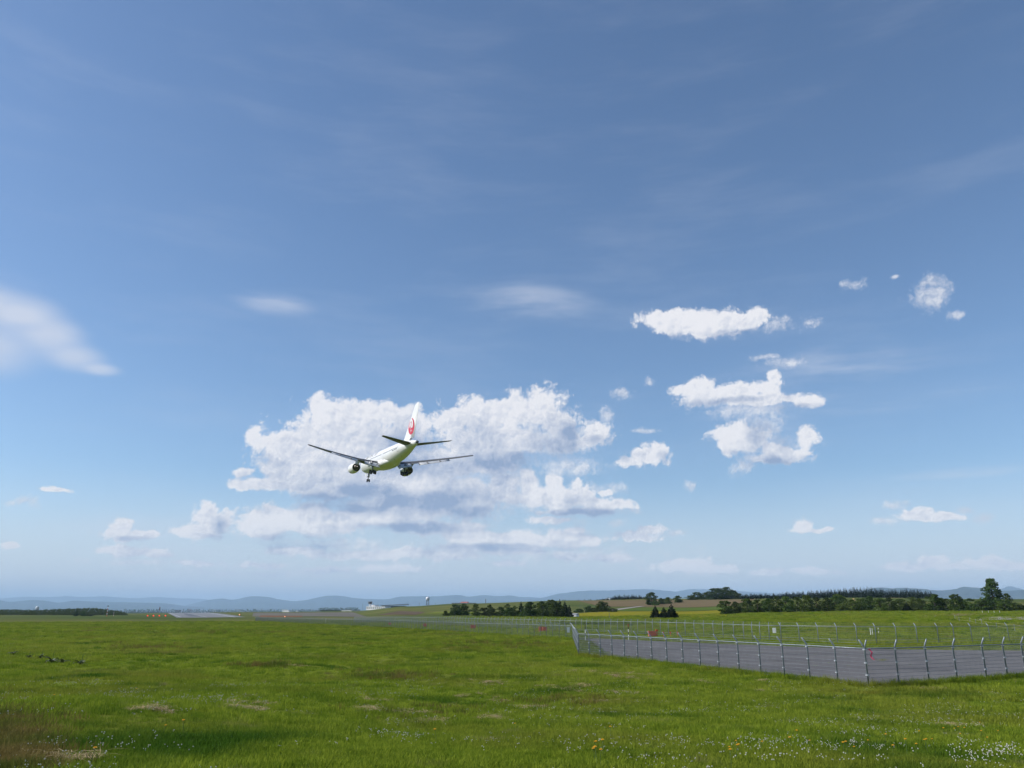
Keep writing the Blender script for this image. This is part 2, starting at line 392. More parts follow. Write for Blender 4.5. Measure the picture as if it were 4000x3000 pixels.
# ------------------------------------------------------------------ ground sheet
azs = np.concatenate([np.arange(-180, -42, 3.0), np.arange(-42, 42, .25), np.arange(42, 180, 3.0)]) * math.pi / 180
rad = np.concatenate([[.0], np.geomspace(.8, 48000, 270)])
AZ, RD = np.meshgrid(azs, rad[1:])
GX, GY = RD * np.sin(AZ), RD * np.cos(AZ)
GZ = ground(GX.ravel(), GY.ravel())
vs = [(0, 0, gz(0.0, .02))] + list(zip(GX.ravel().tolist(), GY.ravel().tolist(), GZ.tolist()))
na, nr = len(azs), len(rad) - 1
fs = [(0, 1 + (k + 1) % na, 1 + k) for k in range(na)]
for i in range(nr - 1):
    a = 1 + i * na; b = a + na
    fs += [(a + k, a + (k + 1) % na, b + (k + 1) % na, b + k) for k in range(na)]
gm = bpy.data.meshes.new('ground'); gm.from_pydata(vs, [], fs); gm.shade_smooth()
ground_o = tag(link('ground', gm), kind='structure')

def ground_material():
    m = bpy.data.materials.new('meadow_ground'); m.use_nodes = True
    nt = m.node_tree; N, L = nt.nodes, nt.links; b = N['Principled BSDF']; b.inputs['Roughness'].default_value = .9; b.inputs['Specular IOR Level'].default_value = .0
    geo = N.new('ShaderNodeNewGeometry')
    def nz(scale, detail, rough=.55, st=(1, 1, 1)):
        mp = N.new('ShaderNodeMapping'); mp.inputs['Scale'].default_value = st; L.new(geo.outputs['Position'], mp.inputs[0])
        n = N.new('ShaderNodeTexNoise'); n.inputs['Scale'].default_value = scale; n.inputs['Detail'].default_value = detail; n.inputs['Roughness'].default_value = rough
        L.new(mp.outputs[0], n.inputs['Vector']); return n.outputs[0]
    def mr(v, a, b_, c=0.0, d=1.0):
        n = N.new('ShaderNodeMapRange'); L.new(v, n.inputs[0])
        for i, q in enumerate((a, b_, c, d)): n.inputs[i + 1].default_value = q
        return n.outputs[0]
    def mix(f, a, c):
        n = N.new('ShaderNodeMix'); n.data_type = 'RGBA'; L.new(f, n.inputs[0])
        for s_, q in ((6, a), (7, c)):
            if isinstance(q, tuple): n.inputs[s_].default_value = (*q, 1)
            else: L.new(q, n.inputs[s_])
        return n.outputs[2]
    near = mix(mr(nz(1.3, 8), .35, .68), (.070, .105, .010), (.135, .185, .020))
    near = mix(mr(nz(.16, 4), .45, .72), near, (.13, .145, .028))        # worn, yellower stretches
    near = mix(mr(nz(.03, 4, .5, (1, 2.4, 1)), .48, .66), near, (.165, .20, .026))  # lighter stretched bands: sunlight painted into the ground colour
    near = mix(mr(nz(.45, 6), .60, .78), near, (.17, .15, .07))        # dead grass
    farc = mix(mr(nz(.012, 6, .6, (1, 3, 1)), .35, .65), (.090, .110, .030), (.150, .145, .055))
    far2 = mix(mr(nz(.004, 5), .45, .62), farc, (.060, .090, .030))
    d = N.new('ShaderNodeVectorMath'); d.operation = 'LENGTH'; L.new(geo.outputs['Position'], d.inputs[0])
    wob = N.new('ShaderNodeMath'); wob.operation = 'MULTIPLY_ADD'; L.new(nz(.02, 3), wob.inputs[0]); wob.inputs[1].default_value = 60; L.new(d.outputs['Value'], wob.inputs[2])
    c = mix(mr(wob.outputs[0], 380, 460), near, far2)
    c = mix(mr(d.outputs['Value'], 2500, 6000), c, (.045, .075, .035))
    L.new(c, b.inputs['Base Color'])
    bp = N.new('ShaderNodeBump'); bp.inputs['Strength'].default_value = .6; bp.inputs['Distance'].default_value = .12
    L.new(nz(7, 6, .7), bp.inputs['Height']); L.new(bp.outputs[0], b.inputs['Normal'])
    return m
gm.materials.append(ground_material())

def patch(name, quad, nx, ny, m, lift=.05, kind='structure'):
    """a sheet lying on the land between four picked corners (near-left, near-right, far-right, far-left)"""
    c = [hit(*q) for q in quad]
    vs, fs = [], []
    for j in range(ny + 1):
        for i in range(nx + 1):
            u, v = i / nx, j / ny
            p = (c[0] * (1 - u) + c[1] * u) * (1 - v) + (c[3] * (1 - u) + c[2] * u) * v
            vs.append((p.x, p.y, gz(p.x, p.y) + lift))
    for j in range(ny):
        for i in range(nx):
            a = j * (nx + 1) + i; fs.append((a, a + 1, a + nx + 2, a + nx + 1))
    me = bpy.data.meshes.new(name); me.from_pydata(vs, [], fs); me.materials.append(m); me.shade_smooth()
    return tag(link(name, me), kind=kind)

M_ASPH = mat('old_asphalt', (.092, .086, .087), .92, (.165, .156, .154), .16, .3, detail=12, spec=.18, spread=(.32, .70))
M_RUNWAY = mat('runway_surface', (.14, .135, .135), .6, (.20, .19, .18), .06, 0, stretch=(1, .12, 1), detail=6)
M_LINE = mat('white_line_paint', (.68, .68, .66), .6, (.5, .5, .5), 2.0)
M_WORN = mat('pale_worn_asphalt', (.19, .18, .17), .9, (.15, .14, .135), 1.5, spec=.1)
M_SEAM = mat('tar_seam', (.03, .03, .032), .6, (.05, .05, .05), 2.0)
M_CROP = mat('yellow_green_crop', (.23, .20, .022), .9, (.17, .17, .02), .03, 0, stretch=(1, 3, 1), spec=0)
M_GREENF = mat('green_field', (.07, .115, .025), .9, (.095, .13, .03), .03, spec=0)
M_BROWNF = mat('tilled_field', (.135, .105, .06), .95, (.17, .13, .075), .03, 0, stretch=(.5, 4, 1), spec=0)
M_SOIL = mat('bare_soil', (.10, .075, .06), .95, (.14, .105, .08), .06, spec=0)
M_GRAVEL = mat('gravel_yard', (.22, .20, .185), .95, (.28, .25, .22), .4)

# perimeter road: outline picked along its edges
road_px = [(2262, 2494), (2420, 2499), (2607, 2507), (2810, 2516), (3100, 2527), (3385, 2535), (3600, 2539), (4000, 2543), (4400, 2548), (5000, 2560),
           (5000, 2640), (4400, 2630), (4000, 2640), (3850, 2648), (3620, 2664), (3500, 2670), (3388, 2676), (3200, 2653), (2900, 2621), (2650, 2593), (2385, 2563), (2350, 2538), (2318, 2511), (2275, 2501)]
road_xy = [hit(x, y) for x, y in road_px]
def make_road():
    bm = bmesh.new(); f = bm.faces.new([bm.verts.new((p.x, p.y, 0)) for p in road_xy])
    bmesh.ops.triangulate(bm, faces=[f])
    for _ in range(4): bmesh.ops.subdivide_edges(bm, edges=[e for e in bm.edges if e.calc_length() > 5], cuts=1)
    bmesh.ops.triangulate(bm, faces=bm.faces)
    for v in bm.verts: v.co.z = gz(v.co.x, v.co.y) + .035
    me = bpy.data.meshes.new('road'); bm.to_mesh(me); bm.free(); me.materials.append(M_ASPH)
    if sum(p.normal.z for p in me.polygons) < 0: me.flip_normals()
    me.shade_smooth(); return tag(link('road', me), kind='structure')
make_road()
def in_poly(x, y, poly):
    r = np.zeros(x.shape, bool); n = len(poly)
    for i in range(n):
        a, b = poly[i], poly[(i + 1) % n]
        c = ((a.y > y) != (b.y > y)) & (x < (b.x - a.x) * (y - a.y) / (b.y - a.y + 1e-12) + a.x); r ^= c
    return r
def strip(name, pts, w, m, lift, kind='structure'):
    """a narrow band laid along picked points"""
    P = [hit(*q) for q in pts]; dense = []
    for a, b in zip(P, P[1:]):
        k = max(2, int((b - a).length / 4)); dense += [a.lerp(b, i / k) for i in range(k)]
    dense.append(P[-1]); vs, fs = [], []
    for i, p in enumerate(dense):
        t = (dense[min(i + 1, len(dense) - 1)] - dense[max(i - 1, 0)]); n = Vector((-t.y, t.x, 0)).normalized() * w / 2
        j = n * (1 + .25 * math.sin(i * 1.7))
        for q in (p - j, p + j): vs.append((q.x, q.y, gz(q.x, q.y) + lift))
    fs = [(2 * i, 2 * i + 1, 2 * i + 3, 2 * i + 2) for i in range(len(dense) - 1)]
    me = bpy.data.meshes.new(name); me.from_pydata(vs, [], fs); me.materials.append(m); return tag(link(name, me), kind=kind)
strip('road_seam', [(2330, 2514), (2352, 2536), (2378, 2564)], .28, M_SEAM, .042)
strip('road_seam', [(2730, 2542), (2950, 2553), (3150, 2560)], .05, M_SEAM, .042)
strip('road_seam', [(3160, 2595), (3300, 2601), (3460, 2604)], .04, M_SEAM, .042)
strip('road_seam', [(3430, 2550), (3480, 2553)], .09, M_SEAM, .042)
for i in range(26):                                  # cracks and worn streaks along the road
    x = random.uniform(2450, 3950); y0 = np.interp(x, [2450, 3400, 4000], [2506, 2540, 2548]); y1 = np.interp(x, [2450, 3400, 4000], [2562, 2668, 2636]); y = random.uniform(y0, y1); l = random.uniform(30, 150)
    strip('road_crack', [(x, y), (x + l * .5, y + l * .035 + random.uniform(-2, 2)), (x + l, y + l * .06 + random.uniform(-2, 2))], random.uniform(.03, .10), M_SEAM if i % 3 else M_WORN, .042)

# runway, apron and fields
patch('runway', [(690, 2413), (960, 2411), (768, 2391.6), (643, 2391.6)], 12, 60, M_RUNWAY, .12)
M_RUBBER = mat('tyre_rubber_marks', (.055, .055, .06), .6, (.10, .10, .105), .05, 0, stretch=(1, .1, 1))
patch('runway_marking', [(740, 2409), (785, 2409), (735, 2397), (715, 2397)], 6, 30, M_RUBBER, .2)
for (a, b, c, d) in ((703, 707, 646, 645), (915, 921, 762, 761), (806, 809, 702.5, 701.8)):
    patch('runway_marking', [(a, 2412), (b, 2412), (c, 2392), (d, 2392)], 1, 40, M_LINE, .28)
patch('apron', [(985, 2408), (1430, 2409), (1380, 2393), (990, 2394)], 24, 12, mat('apron_concrete', (.11, .10, .085), .95, (.15, .135, .115), .02, spec=.1), .1)
patch('bare_field', [(1010, 2411.5), (1180, 2411), (1180, 2406), (1020, 2404)], 12, 4, mat('reddish_soil', (.16, .085, .05), .95, (.20, .12, .07), .02, spec=0), .16)
patch('bare_field', [(1470, 2403), (1625, 2402), (1660, 2390), (1560, 2387)], 14, 8, M_SOIL, .15)
patch('crop_field', [(2205, 2405), (2838, 2408), (2850, 2383), (2330, 2389)], 40, 12, M_CROP, .15)
patch('crop_field', [(1640, 2400), (2060, 2402), (2010, 2392), (1700, 2391)], 24, 6, mat('pale_green_crop', (.15, .18, .035), .9, (.12, .15, .03), .03, spec=0), .15)
patch('green_field', [(2345, 2387), (2850, 2381), (2850, 2368), (2440, 2375)], 30, 8, M_GREENF, .2)
patch('tilled_field', [(2345, 2370), (2860, 2366), (2960, 2341), (2250, 2347)], 40, 12, M_BROWNF, .2)
patch('tilled_field', [(3330, 2351), (3880, 2347), (3880, 2339.5), (3330, 2338.5)], 30, 6, mat('ripe_grain_field', (.24, .18, .08), .95, (.28, .21, .10), .03, spec=0), .25)
patch('farm_track', [(2352, 2386), (2372, 2388), (2520, 2369), (2500, 2369)], 20, 4, M_GRAVEL, .3)
patch('gravel_yard', [(3800, 2424), (4060, 2421), (4060, 2407), (3845, 2412)], 20, 6, M_GRAVEL, .1)
M_EARTH = mat('red_earth', (.20, .11, .06), .95, (.12, .11, .05), .5, .2, detail=8)
for q in ([(3700, 2407), (3790, 2406), (3812, 2397), (3722, 2398)], [(3800, 2402), (3850, 2402), (3860, 2397), (3806, 2396)], [(3612, 2411), (3625, 2411), (3622, 2404), (3610, 2404)], [(3648, 2410), (3662, 2410), (3660, 2406), (3650, 2406)]):
    patch('bare_field', q, 10, 5, M_EARTH, .12)

# ------------------------------------------------------------------ mountains round the plain
M_MOUNT = mat('wooded_mountain', (.022, .036, .030), .95, (.042, .058, .044), .0012, 0, detail=8, spec=0)
def ridge(name, prof, D, foot, base_e, m, seed):
    """a mountain range: crest along a picked skyline, spurs running down to its foot, a back slope behind"""
    xs = np.arange(prof[0][0], prof[-1][0] + 1, 6.0); ys = np.interp(xs, [p[0] for p in prof], [p[1] for p in prof])
    k = np.ones(5) / 5; ys = np.convolve(np.pad(ys, 2, 'edge'), k, 'valid')
    vs, fs = [], []; rows = 14
    for j in range(rows + 1):
        for i, (x, y) in enumerate(zip(xs, ys)):
            t = j / rows                                            # 0 back foot .. .25 crest .. 1 front foot
            d = D + foot * (.35 - t) if t > .25 else D + foot * (.1 + (.25 - t) * 2)
            hx = ray(x, HOR); ax = hx[0] / hx[1]
            zc = top_z(x, y, D + foot * .1); zb = CAM_Z + base_e / F_PX * d
            q = (1 - (t - .25) / .75) if t > .25 else t / .25
            spur = mnoise.fractal(Vector((x * .012 + seed, t * 2.2, seed)), .8, 2.1, 5)
            z = zb + (zc - zb) * (q ** 1.15 if t > .25 else q)
            z += spur * (zc - zb) * .22 * math.sin(math.pi * min(1, max(0, (t - .25) / .75))) if t > .25 else 0
            z += mnoise.noise(Vector((x * .09, seed * 3.1, t * 9))) * (zc - zb) * .02
            vs.append((ax * d, d, z))
    n = len(xs)
    for j in range(rows):
        for i in range(n - 1):
            a = j * n + i; fs.append((a, a + 1, a + n + 1, a + n))
    me = bpy.data.meshes.new(name); me.from_pydata(vs, [], fs); me.materials.append(m); me.shade_smooth()
    return tag(link(name, me), kind='structure')
ridge('mountains', [(-1500, 2340), (-600, 2330), (0, 2335), (60, 2330), (110, 2327.5), (180, 2331), (250, 2325), (300, 2330.5), (390, 2326), (450, 2331), (530, 2334), (600, 2330), (690, 2335), (780, 2337), (830, 2342), (1000, 2344), (1400, 2350), (1700, 2346), (2100, 2338), (2700, 2330), (3400, 2335), (4000, 2330), (5200, 2340)], 37000, 7000, -3, M_MOUNT, 1.0)
ridge('mountains', [(-1200, 2350), (-300, 2338), (0, 2343), (30, 2350), (75, 2346), (120, 2341), (170, 2345), (225, 2354), (285, 2343), (350, 2347), (430, 2350), (560, 2352), (650, 2356), (720, 2366), (800, 2371)], 21000, 4500, -6, M_MOUNT, 5.0)
ridge('mountains', [(700, 2371), (800, 2343), (862, 2334), (905, 2343), (945, 2333), (985, 2325), (1050, 2328), (1092, 2340), (1150, 2347), (1205, 2340), (1275, 2322), (1330, 2325), (1400, 2336), (1510, 2340), (1570, 2327), (1640, 2328), (1720, 2326), (1800, 2320), (1830, 2329), (1890, 2321), (1950, 2326), (1987, 2322), (2035, 2330), (2120, 2334), (2190, 2314), (2310, 2302), (2370, 2304), (2500, 2297), (2555, 2300), (2650, 2306), (2700, 2295), (2800, 2299), (2900, 2307), (2960, 2312), (3050, 2316), (3200, 2322), (3500, 2330), (4000, 2335)], 26000, 6000, -5, M_MOUNT, 9.0)
ridge('mountains', [(3250, 2345), (3380, 2306), (3430, 2291), (3452, 2288), (3500, 2294), (3575, 2293), (3640, 2300), (3690, 2303), (3740, 2298), (3775, 2288), (3810, 2289.5), (3850, 2294), (3900, 2304), (3960, 2303), (4050, 2299), (4400, 2305), (5000, 2320)], 13500, 3500, -4, M_MOUNT, 13.0)
ridge('mountains', [(3700, 2345), (3880, 2306), (3930, 2292), (3958, 2284), (3985, 2292), (4010, 2300), (4200, 2310), (4600, 2335)], 23000, 3500, -4, M_MOUNT, 17.0)

# the air over the plain
def haze():
    mb = MB().box((0, 0, 0), (104000, 104000, 860)); me = mb.mesh('haze')
    m = bpy.data.materials.new('pale_air'); m.use_nodes = True; nt = m.node_tree; nt.nodes.clear()
    v = nt.nodes.new('ShaderNodeVolumePrincipled'); o = nt.nodes.new('ShaderNodeOutputMaterial'); nt.links.new(v.outputs[0], o.inputs['Volume'])
    v.inputs['Color'].default_value = (.54, .75, 1.0, 1); v.inputs['Density'].default_value = HAZE_DENSITY; v.inputs['Anisotropy'].default_value = 0.0
    me.materials.append(m); o = link('haze', me); o['kind'] = 'stuff'; return o
HAZE_DENSITY = 5.0e-5
hz = haze()
hz.location.z = float(GZ.min()) - 45.0 + 430

# ------------------------------------------------------------------ the airliner coming in to land
M_WHITE = mat('white_aircraft_paint', (.78, .78, .78), .38, (.72, .72, .72), .35, 0, detail=6)
M_GREYP = mat('grey_wing_paint', (.13, .133, .142), .55, (.105, .108, .118), .5, 0, detail=6)
M_FLAP = mat('light_flap_paint', (.55, .56, .58), .4, (.47, .48, .50), .6, 0, detail=6)
M_STEEL = mat('bare_engine_metal', (.24, .22, .20), .32, (.13, .12, .11), 1.2, 0, metal=.9)
M_DARK = mat('dark_engine_duct', (.02, .02, .022), .5, (.035, .035, .04), 2.0)
M_TYRE = mat('black_tyre_rubber', (.014, .014, .015), .8, (.022, .022, .022), 5.0)
M_STRUT = mat('gear_strut_grey', (.20, .20, .21), .4, (.15, .15, .16), 2.0, 0, metal=.4)
M_RED = mat('crimson_emblem_paint', (.62, .025, .055), .35, (.58, .02, .05), 1.0)
M_INK = mat('black_lettering', (.018, .018, .02), .4, (.025, .025, .025), 1.0)
M_PANE = mat('cabin_window_glass', (.02, .022, .028), .12, (.03, .032, .04), 1.0)
M_LIP = mat('polished_lip', (.62, .63, .65), .25, (.55, .56, .58), 1.0, 0, metal=.8)

def text_mesh(body, size):
    cu = bpy.data.curves.new('lettering', 'FONT'); cu.body = body; cu.size = size; cu.resolution_u = 3; cu.space_character = 1.08
    o = bpy.data.objects.new('lettering', cu); COL.objects.link(o)
    dg = bpy.context.evaluated_depsgraph_get(); ev = o.evaluated_get(dg); me = ev.to_mesh()
    v = [p.co.copy() for p in me.vertices]; f = [tuple(p.vertices) for p in me.polygons]; ev.to_mesh_clear()
    bpy.data.objects.remove(o); bpy.data.curves.remove(cu)
    return v, f

S0 = 28.0                                            # metres from the nose to the origin of the aircraft
def X(s): return S0 - s
FUS = [(0.0, .04, .04, -.62), (.25, .42, .40, -.58), (.8, .86, .82, -.50), (1.7, 1.34, 1.30, -.38), (3.0, 1.80, 1.80, -.24), (4.6, 2.20, 2.24, -.10), (6.5, 2.44, 2.50, -.03), (8.5, 2.515, 2.62, 0), (14, 2.515, 2.62, 0),
       (20, 2.515, 2.62, 0), (26, 2.515, 2.62, 0), (32, 2.515, 2.62, 0), (35.5, 2.50, 2.56, .05), (38.5, 2.40, 2.40, .18), (41.5, 2.18, 2.14, .38), (44.5, 1.86, 1.82, .58), (47.5, 1.42, 1.40, .76), (50.2, .98, 1.00, .86), (52.4, .60, .64, .90), (53.6, .38, .42, .90)]
def fus_at(s):
    ss = [q[0] for q in FUS]; return [float(np.interp(s, ss, [q[k] for q in FUS])) for k in (1, 2, 3)]
def fus_pt(s, ang, off=0.0):
    """point of the skin; angle from the horizontal, up positive, on the port side"""
    ry, rz, zc = fus_at(s); return Vector((X(s), (ry + off) * math.cos(ang), zc + (rz + off) * math.sin(ang)))
def airfoil(chord, tc, n=9, camber=.015):
    up, lo = [], []
    for i in range(n + 1):
        u = (1 - math.cos(math.pi * i / n)) / 2
        t = 5 * tc * (.2969 * math.sqrt(u) - .126 * u - .3516 * u * u + .2843 * u ** 3 - .1015 * u ** 4)
        c = camber * 4 * u * (1 - u); up.append((u * chord, (c + t) * chord)); lo.append((u * chord, (c - t) * chord))
    return up + lo[-2:0:-1]
def surface(stations, u0=0.0, u1=1.0, tc=.11, vertical=False, sgn=1, inc=0.0):
    """lifting surface through stations (span, s of leading edge, chord, height); u0..u1 cuts it along the chord"""
    rings = []
    for (y, sle, ch, z) in stations:
        ring = []
        for (a, h) in airfoil(ch, tc):
            u = min(max(a / ch, u0), u1); a = u * ch
            k = 5 * tc * (.2969 * math.sqrt(u) - .126 * u - .3516 * u * u + .2843 * u ** 3 - .1015 * u ** 4) * ch
            cam_ = .015 * 4 * u * (1 - u) * ch
            h2 = (cam_ + k if h >= cam_ else cam_ - k)
            if vertical: ring.append((X(sle + a), (k if h >= cam_ else -k), z))
            else: ring.append((X(sle + a), sgn * y, z + h2 + (.35 * ch - a) * (inc(y) if callable(inc) else inc)))
        rings.append(ring)
    return MB().loft(rings)

jet = bpy.data.objects.new('passenger_jet', None); COL.objects.link(jet)
tag(jet, 'white twin-engine airliner descending with landing gear down and a red emblem on its tail', 'airplane')
hd, pt, ro = R(-24.95), R(2.84), R(-.985)
fw = Vector((math.sin(hd) * math.cos(pt), math.cos(hd) * math.cos(pt), math.sin(pt))); lf = Vector((-math.cos(hd), math.sin(hd), 0)); up = fw.cross(lf)
lf, up = lf * math.cos(ro) + up * math.sin(ro), up * math.cos(ro) - lf * math.sin(ro)
jet.matrix_world = Matrix(((fw.x, lf.x, up.x, -35.25), (fw.y, lf.y, up.y, 222.98), (fw.z, lf.z, up.z, 41.58 + CAM_Z), (0, 0, 0, 1)))

# body
rings = []
for (s, ry, rz, zc) in FUS:
    rings.append([(X(s), ry * math.cos(2 * math.pi * k / 40), zc + rz * math.sin(2 * math.pi * k / 40)) for k in range(40)])
body = MB().loft(rings).build('fuselage', M_WHITE, jet, True)
MB().lathe([(0, .40), (-.35, .34), (-.42, .24), (-.30, .22)], 20, 'x', (X(53.58), 0, .90)).build('tail_exhaust', M_DARK, jet, True)
# belly fairing over the wing roots
rings = []
for (s, w, h) in ((15.2, 1.3, .3), (16.5, 2.05, .75), (18.5, 2.62, 1.12), (22, 2.85, 1.30), (27, 2.85, 1.32), (30.5, 2.62, 1.12), (33, 2.0, .75), (35, 1.2, .3)):
    rings.append([(X(s), w * math.copysign(abs(math.cos(a)) ** .75, math.cos(a)), -1.78 + h * math.copysign(abs(math.sin(a)) ** .8, math.sin(a))) for a in [2 * math.pi * k / 28 for k in range(28)]])
MB().loft(rings).build('belly_fairing', M_WHITE, jet, True)

# cabin windows, doors, cockpit glazing, lettering on both sides
for sd in (1, -1):
    wb = MB()
    for i in range(64):
        s = 8.6 + i * .545
        if i in (1, 12, 13, 38, 39): continue
        a0, a1 = .135, .255; pts = [fus_pt(s - .115, a0, .015), fus_pt(s + .115, a0, .015), fus_pt(s + .115, a1, .015), fus_pt(s - .115, a1, .015)]
        wb.add([(p.x, p.y * sd, p.z) for p in pts], [(0, 1, 2, 3)])
    tag(wb.build('window_row', M_PANE, jet), kind='stuff')
    for s in (7.2, 15.6, 30.2, 43.0):
        db = MB(); h = .034
        for (sa, sb, a0, a1) in ((s - .55, s + .55, .42, .45), (s - .55, s + .55, -.42, -.39), (s - .57, s - .53, -.42, .45), (s + .53, s + .57, -.42, .45)):
            pts = []
            for k in range(7):
                a = a0 + (a1 - a0) * k / 6; pts += [fus_pt(sa, a, .012), fus_pt(sb, a, .012)]
            db.add([(p.x, p.y * sd, p.z) for p in pts], [(2 * k, 2 * k + 1, 2 * k + 3, 2 * k + 2) for k in range(6)])
        db.build('door', mat('door_outline', (.35, .36, .38), .4, (.3, .3, .32), 1.0), jet)
    cb = MB()
    for k in range(3):
        s = 1.75 + k * .62; pts = [fus_pt(s, .42 + .05 * k, .02), fus_pt(s + .55, .42 + .05 * k, .02), fus_pt(s + .55, .70 + .05 * k, .02), fus_pt(s, .70 + .05 * k, .02)]
        cb.add([(p.x, p.y * sd, p.z) for p in pts], [(0, 1, 2, 3)])
    cb.build('cockpit_window', M_PANE, jet)
    def wrap(body_txt, size, s_from, ang, name):
        v, f = text_mesh(body_txt, size); wd = max(p.x for p in v); lb = MB(); out = []
        for p in v:
            s = s_from + (p.x if sd > 0 else wd - p.x); q = fus_pt(s, ang + p.y / 2.55, .03); out.append((q.x, q.y * sd, q.z))
        lb.add(out, f); me = bpy.data.meshes.new(name); me.from_pydata(lb.v, [], lb.f); me.materials.append(M_INK)
        return tag(link(name, me, jet), kind='stuff')
    wrap('JAPAN AIRLINES', 1.75, 9.2, .44, 'lettering')
    rb = MB()
    for (sa, sb) in ((39.2, 40.1), (40.6, 41.05), (41.2, 41.7), (41.85, 42.4)):
        pts = [fus_pt(sa, -.02, .02), fus_pt(sb, -.02, .02), fus_pt(sb, .09, .02), fus_pt(sa, .09, .02)]
        rb.add([(p.x, p.y * sd, p.z) for p in pts], [(0, 1, 2, 3)])
    tag(rb.build('registration_mark', M_INK, jet), kind='stuff')
# small vents and lamps under the tail
for (s, a, r) in ((38.0, -1.05, .16), (42.6, -1.25, .14), (34.6, -.95, .10), (46.0, -.9, .09)):
    p = fus_pt(s, a, .01); MB().sphere(p, (r * 1.3, r * .8, r * .5), 8, 5).build('vent', M_DARK, jet, True)
for s in (12.0, 33.5):
    MB().add([(X(s), -.03, -2.5), (X(s + .5), -.03, -2.5), (X(s + .55), -.03, -2.95), (X(s + .3), -.03, -2.95), (X(s), .03, -2.5), (X(s + .5), .03, -2.5), (X(s + .55), .03, -2.95), (X(s + .3), .03, -2.95)], [(0, 1, 2, 3), (7, 6, 5, 4), (0, 4, 5, 1), (1, 5, 6, 2), (2, 6, 7, 3), (3, 7, 4, 0)]).build('antenna', M_WHITE, jet)

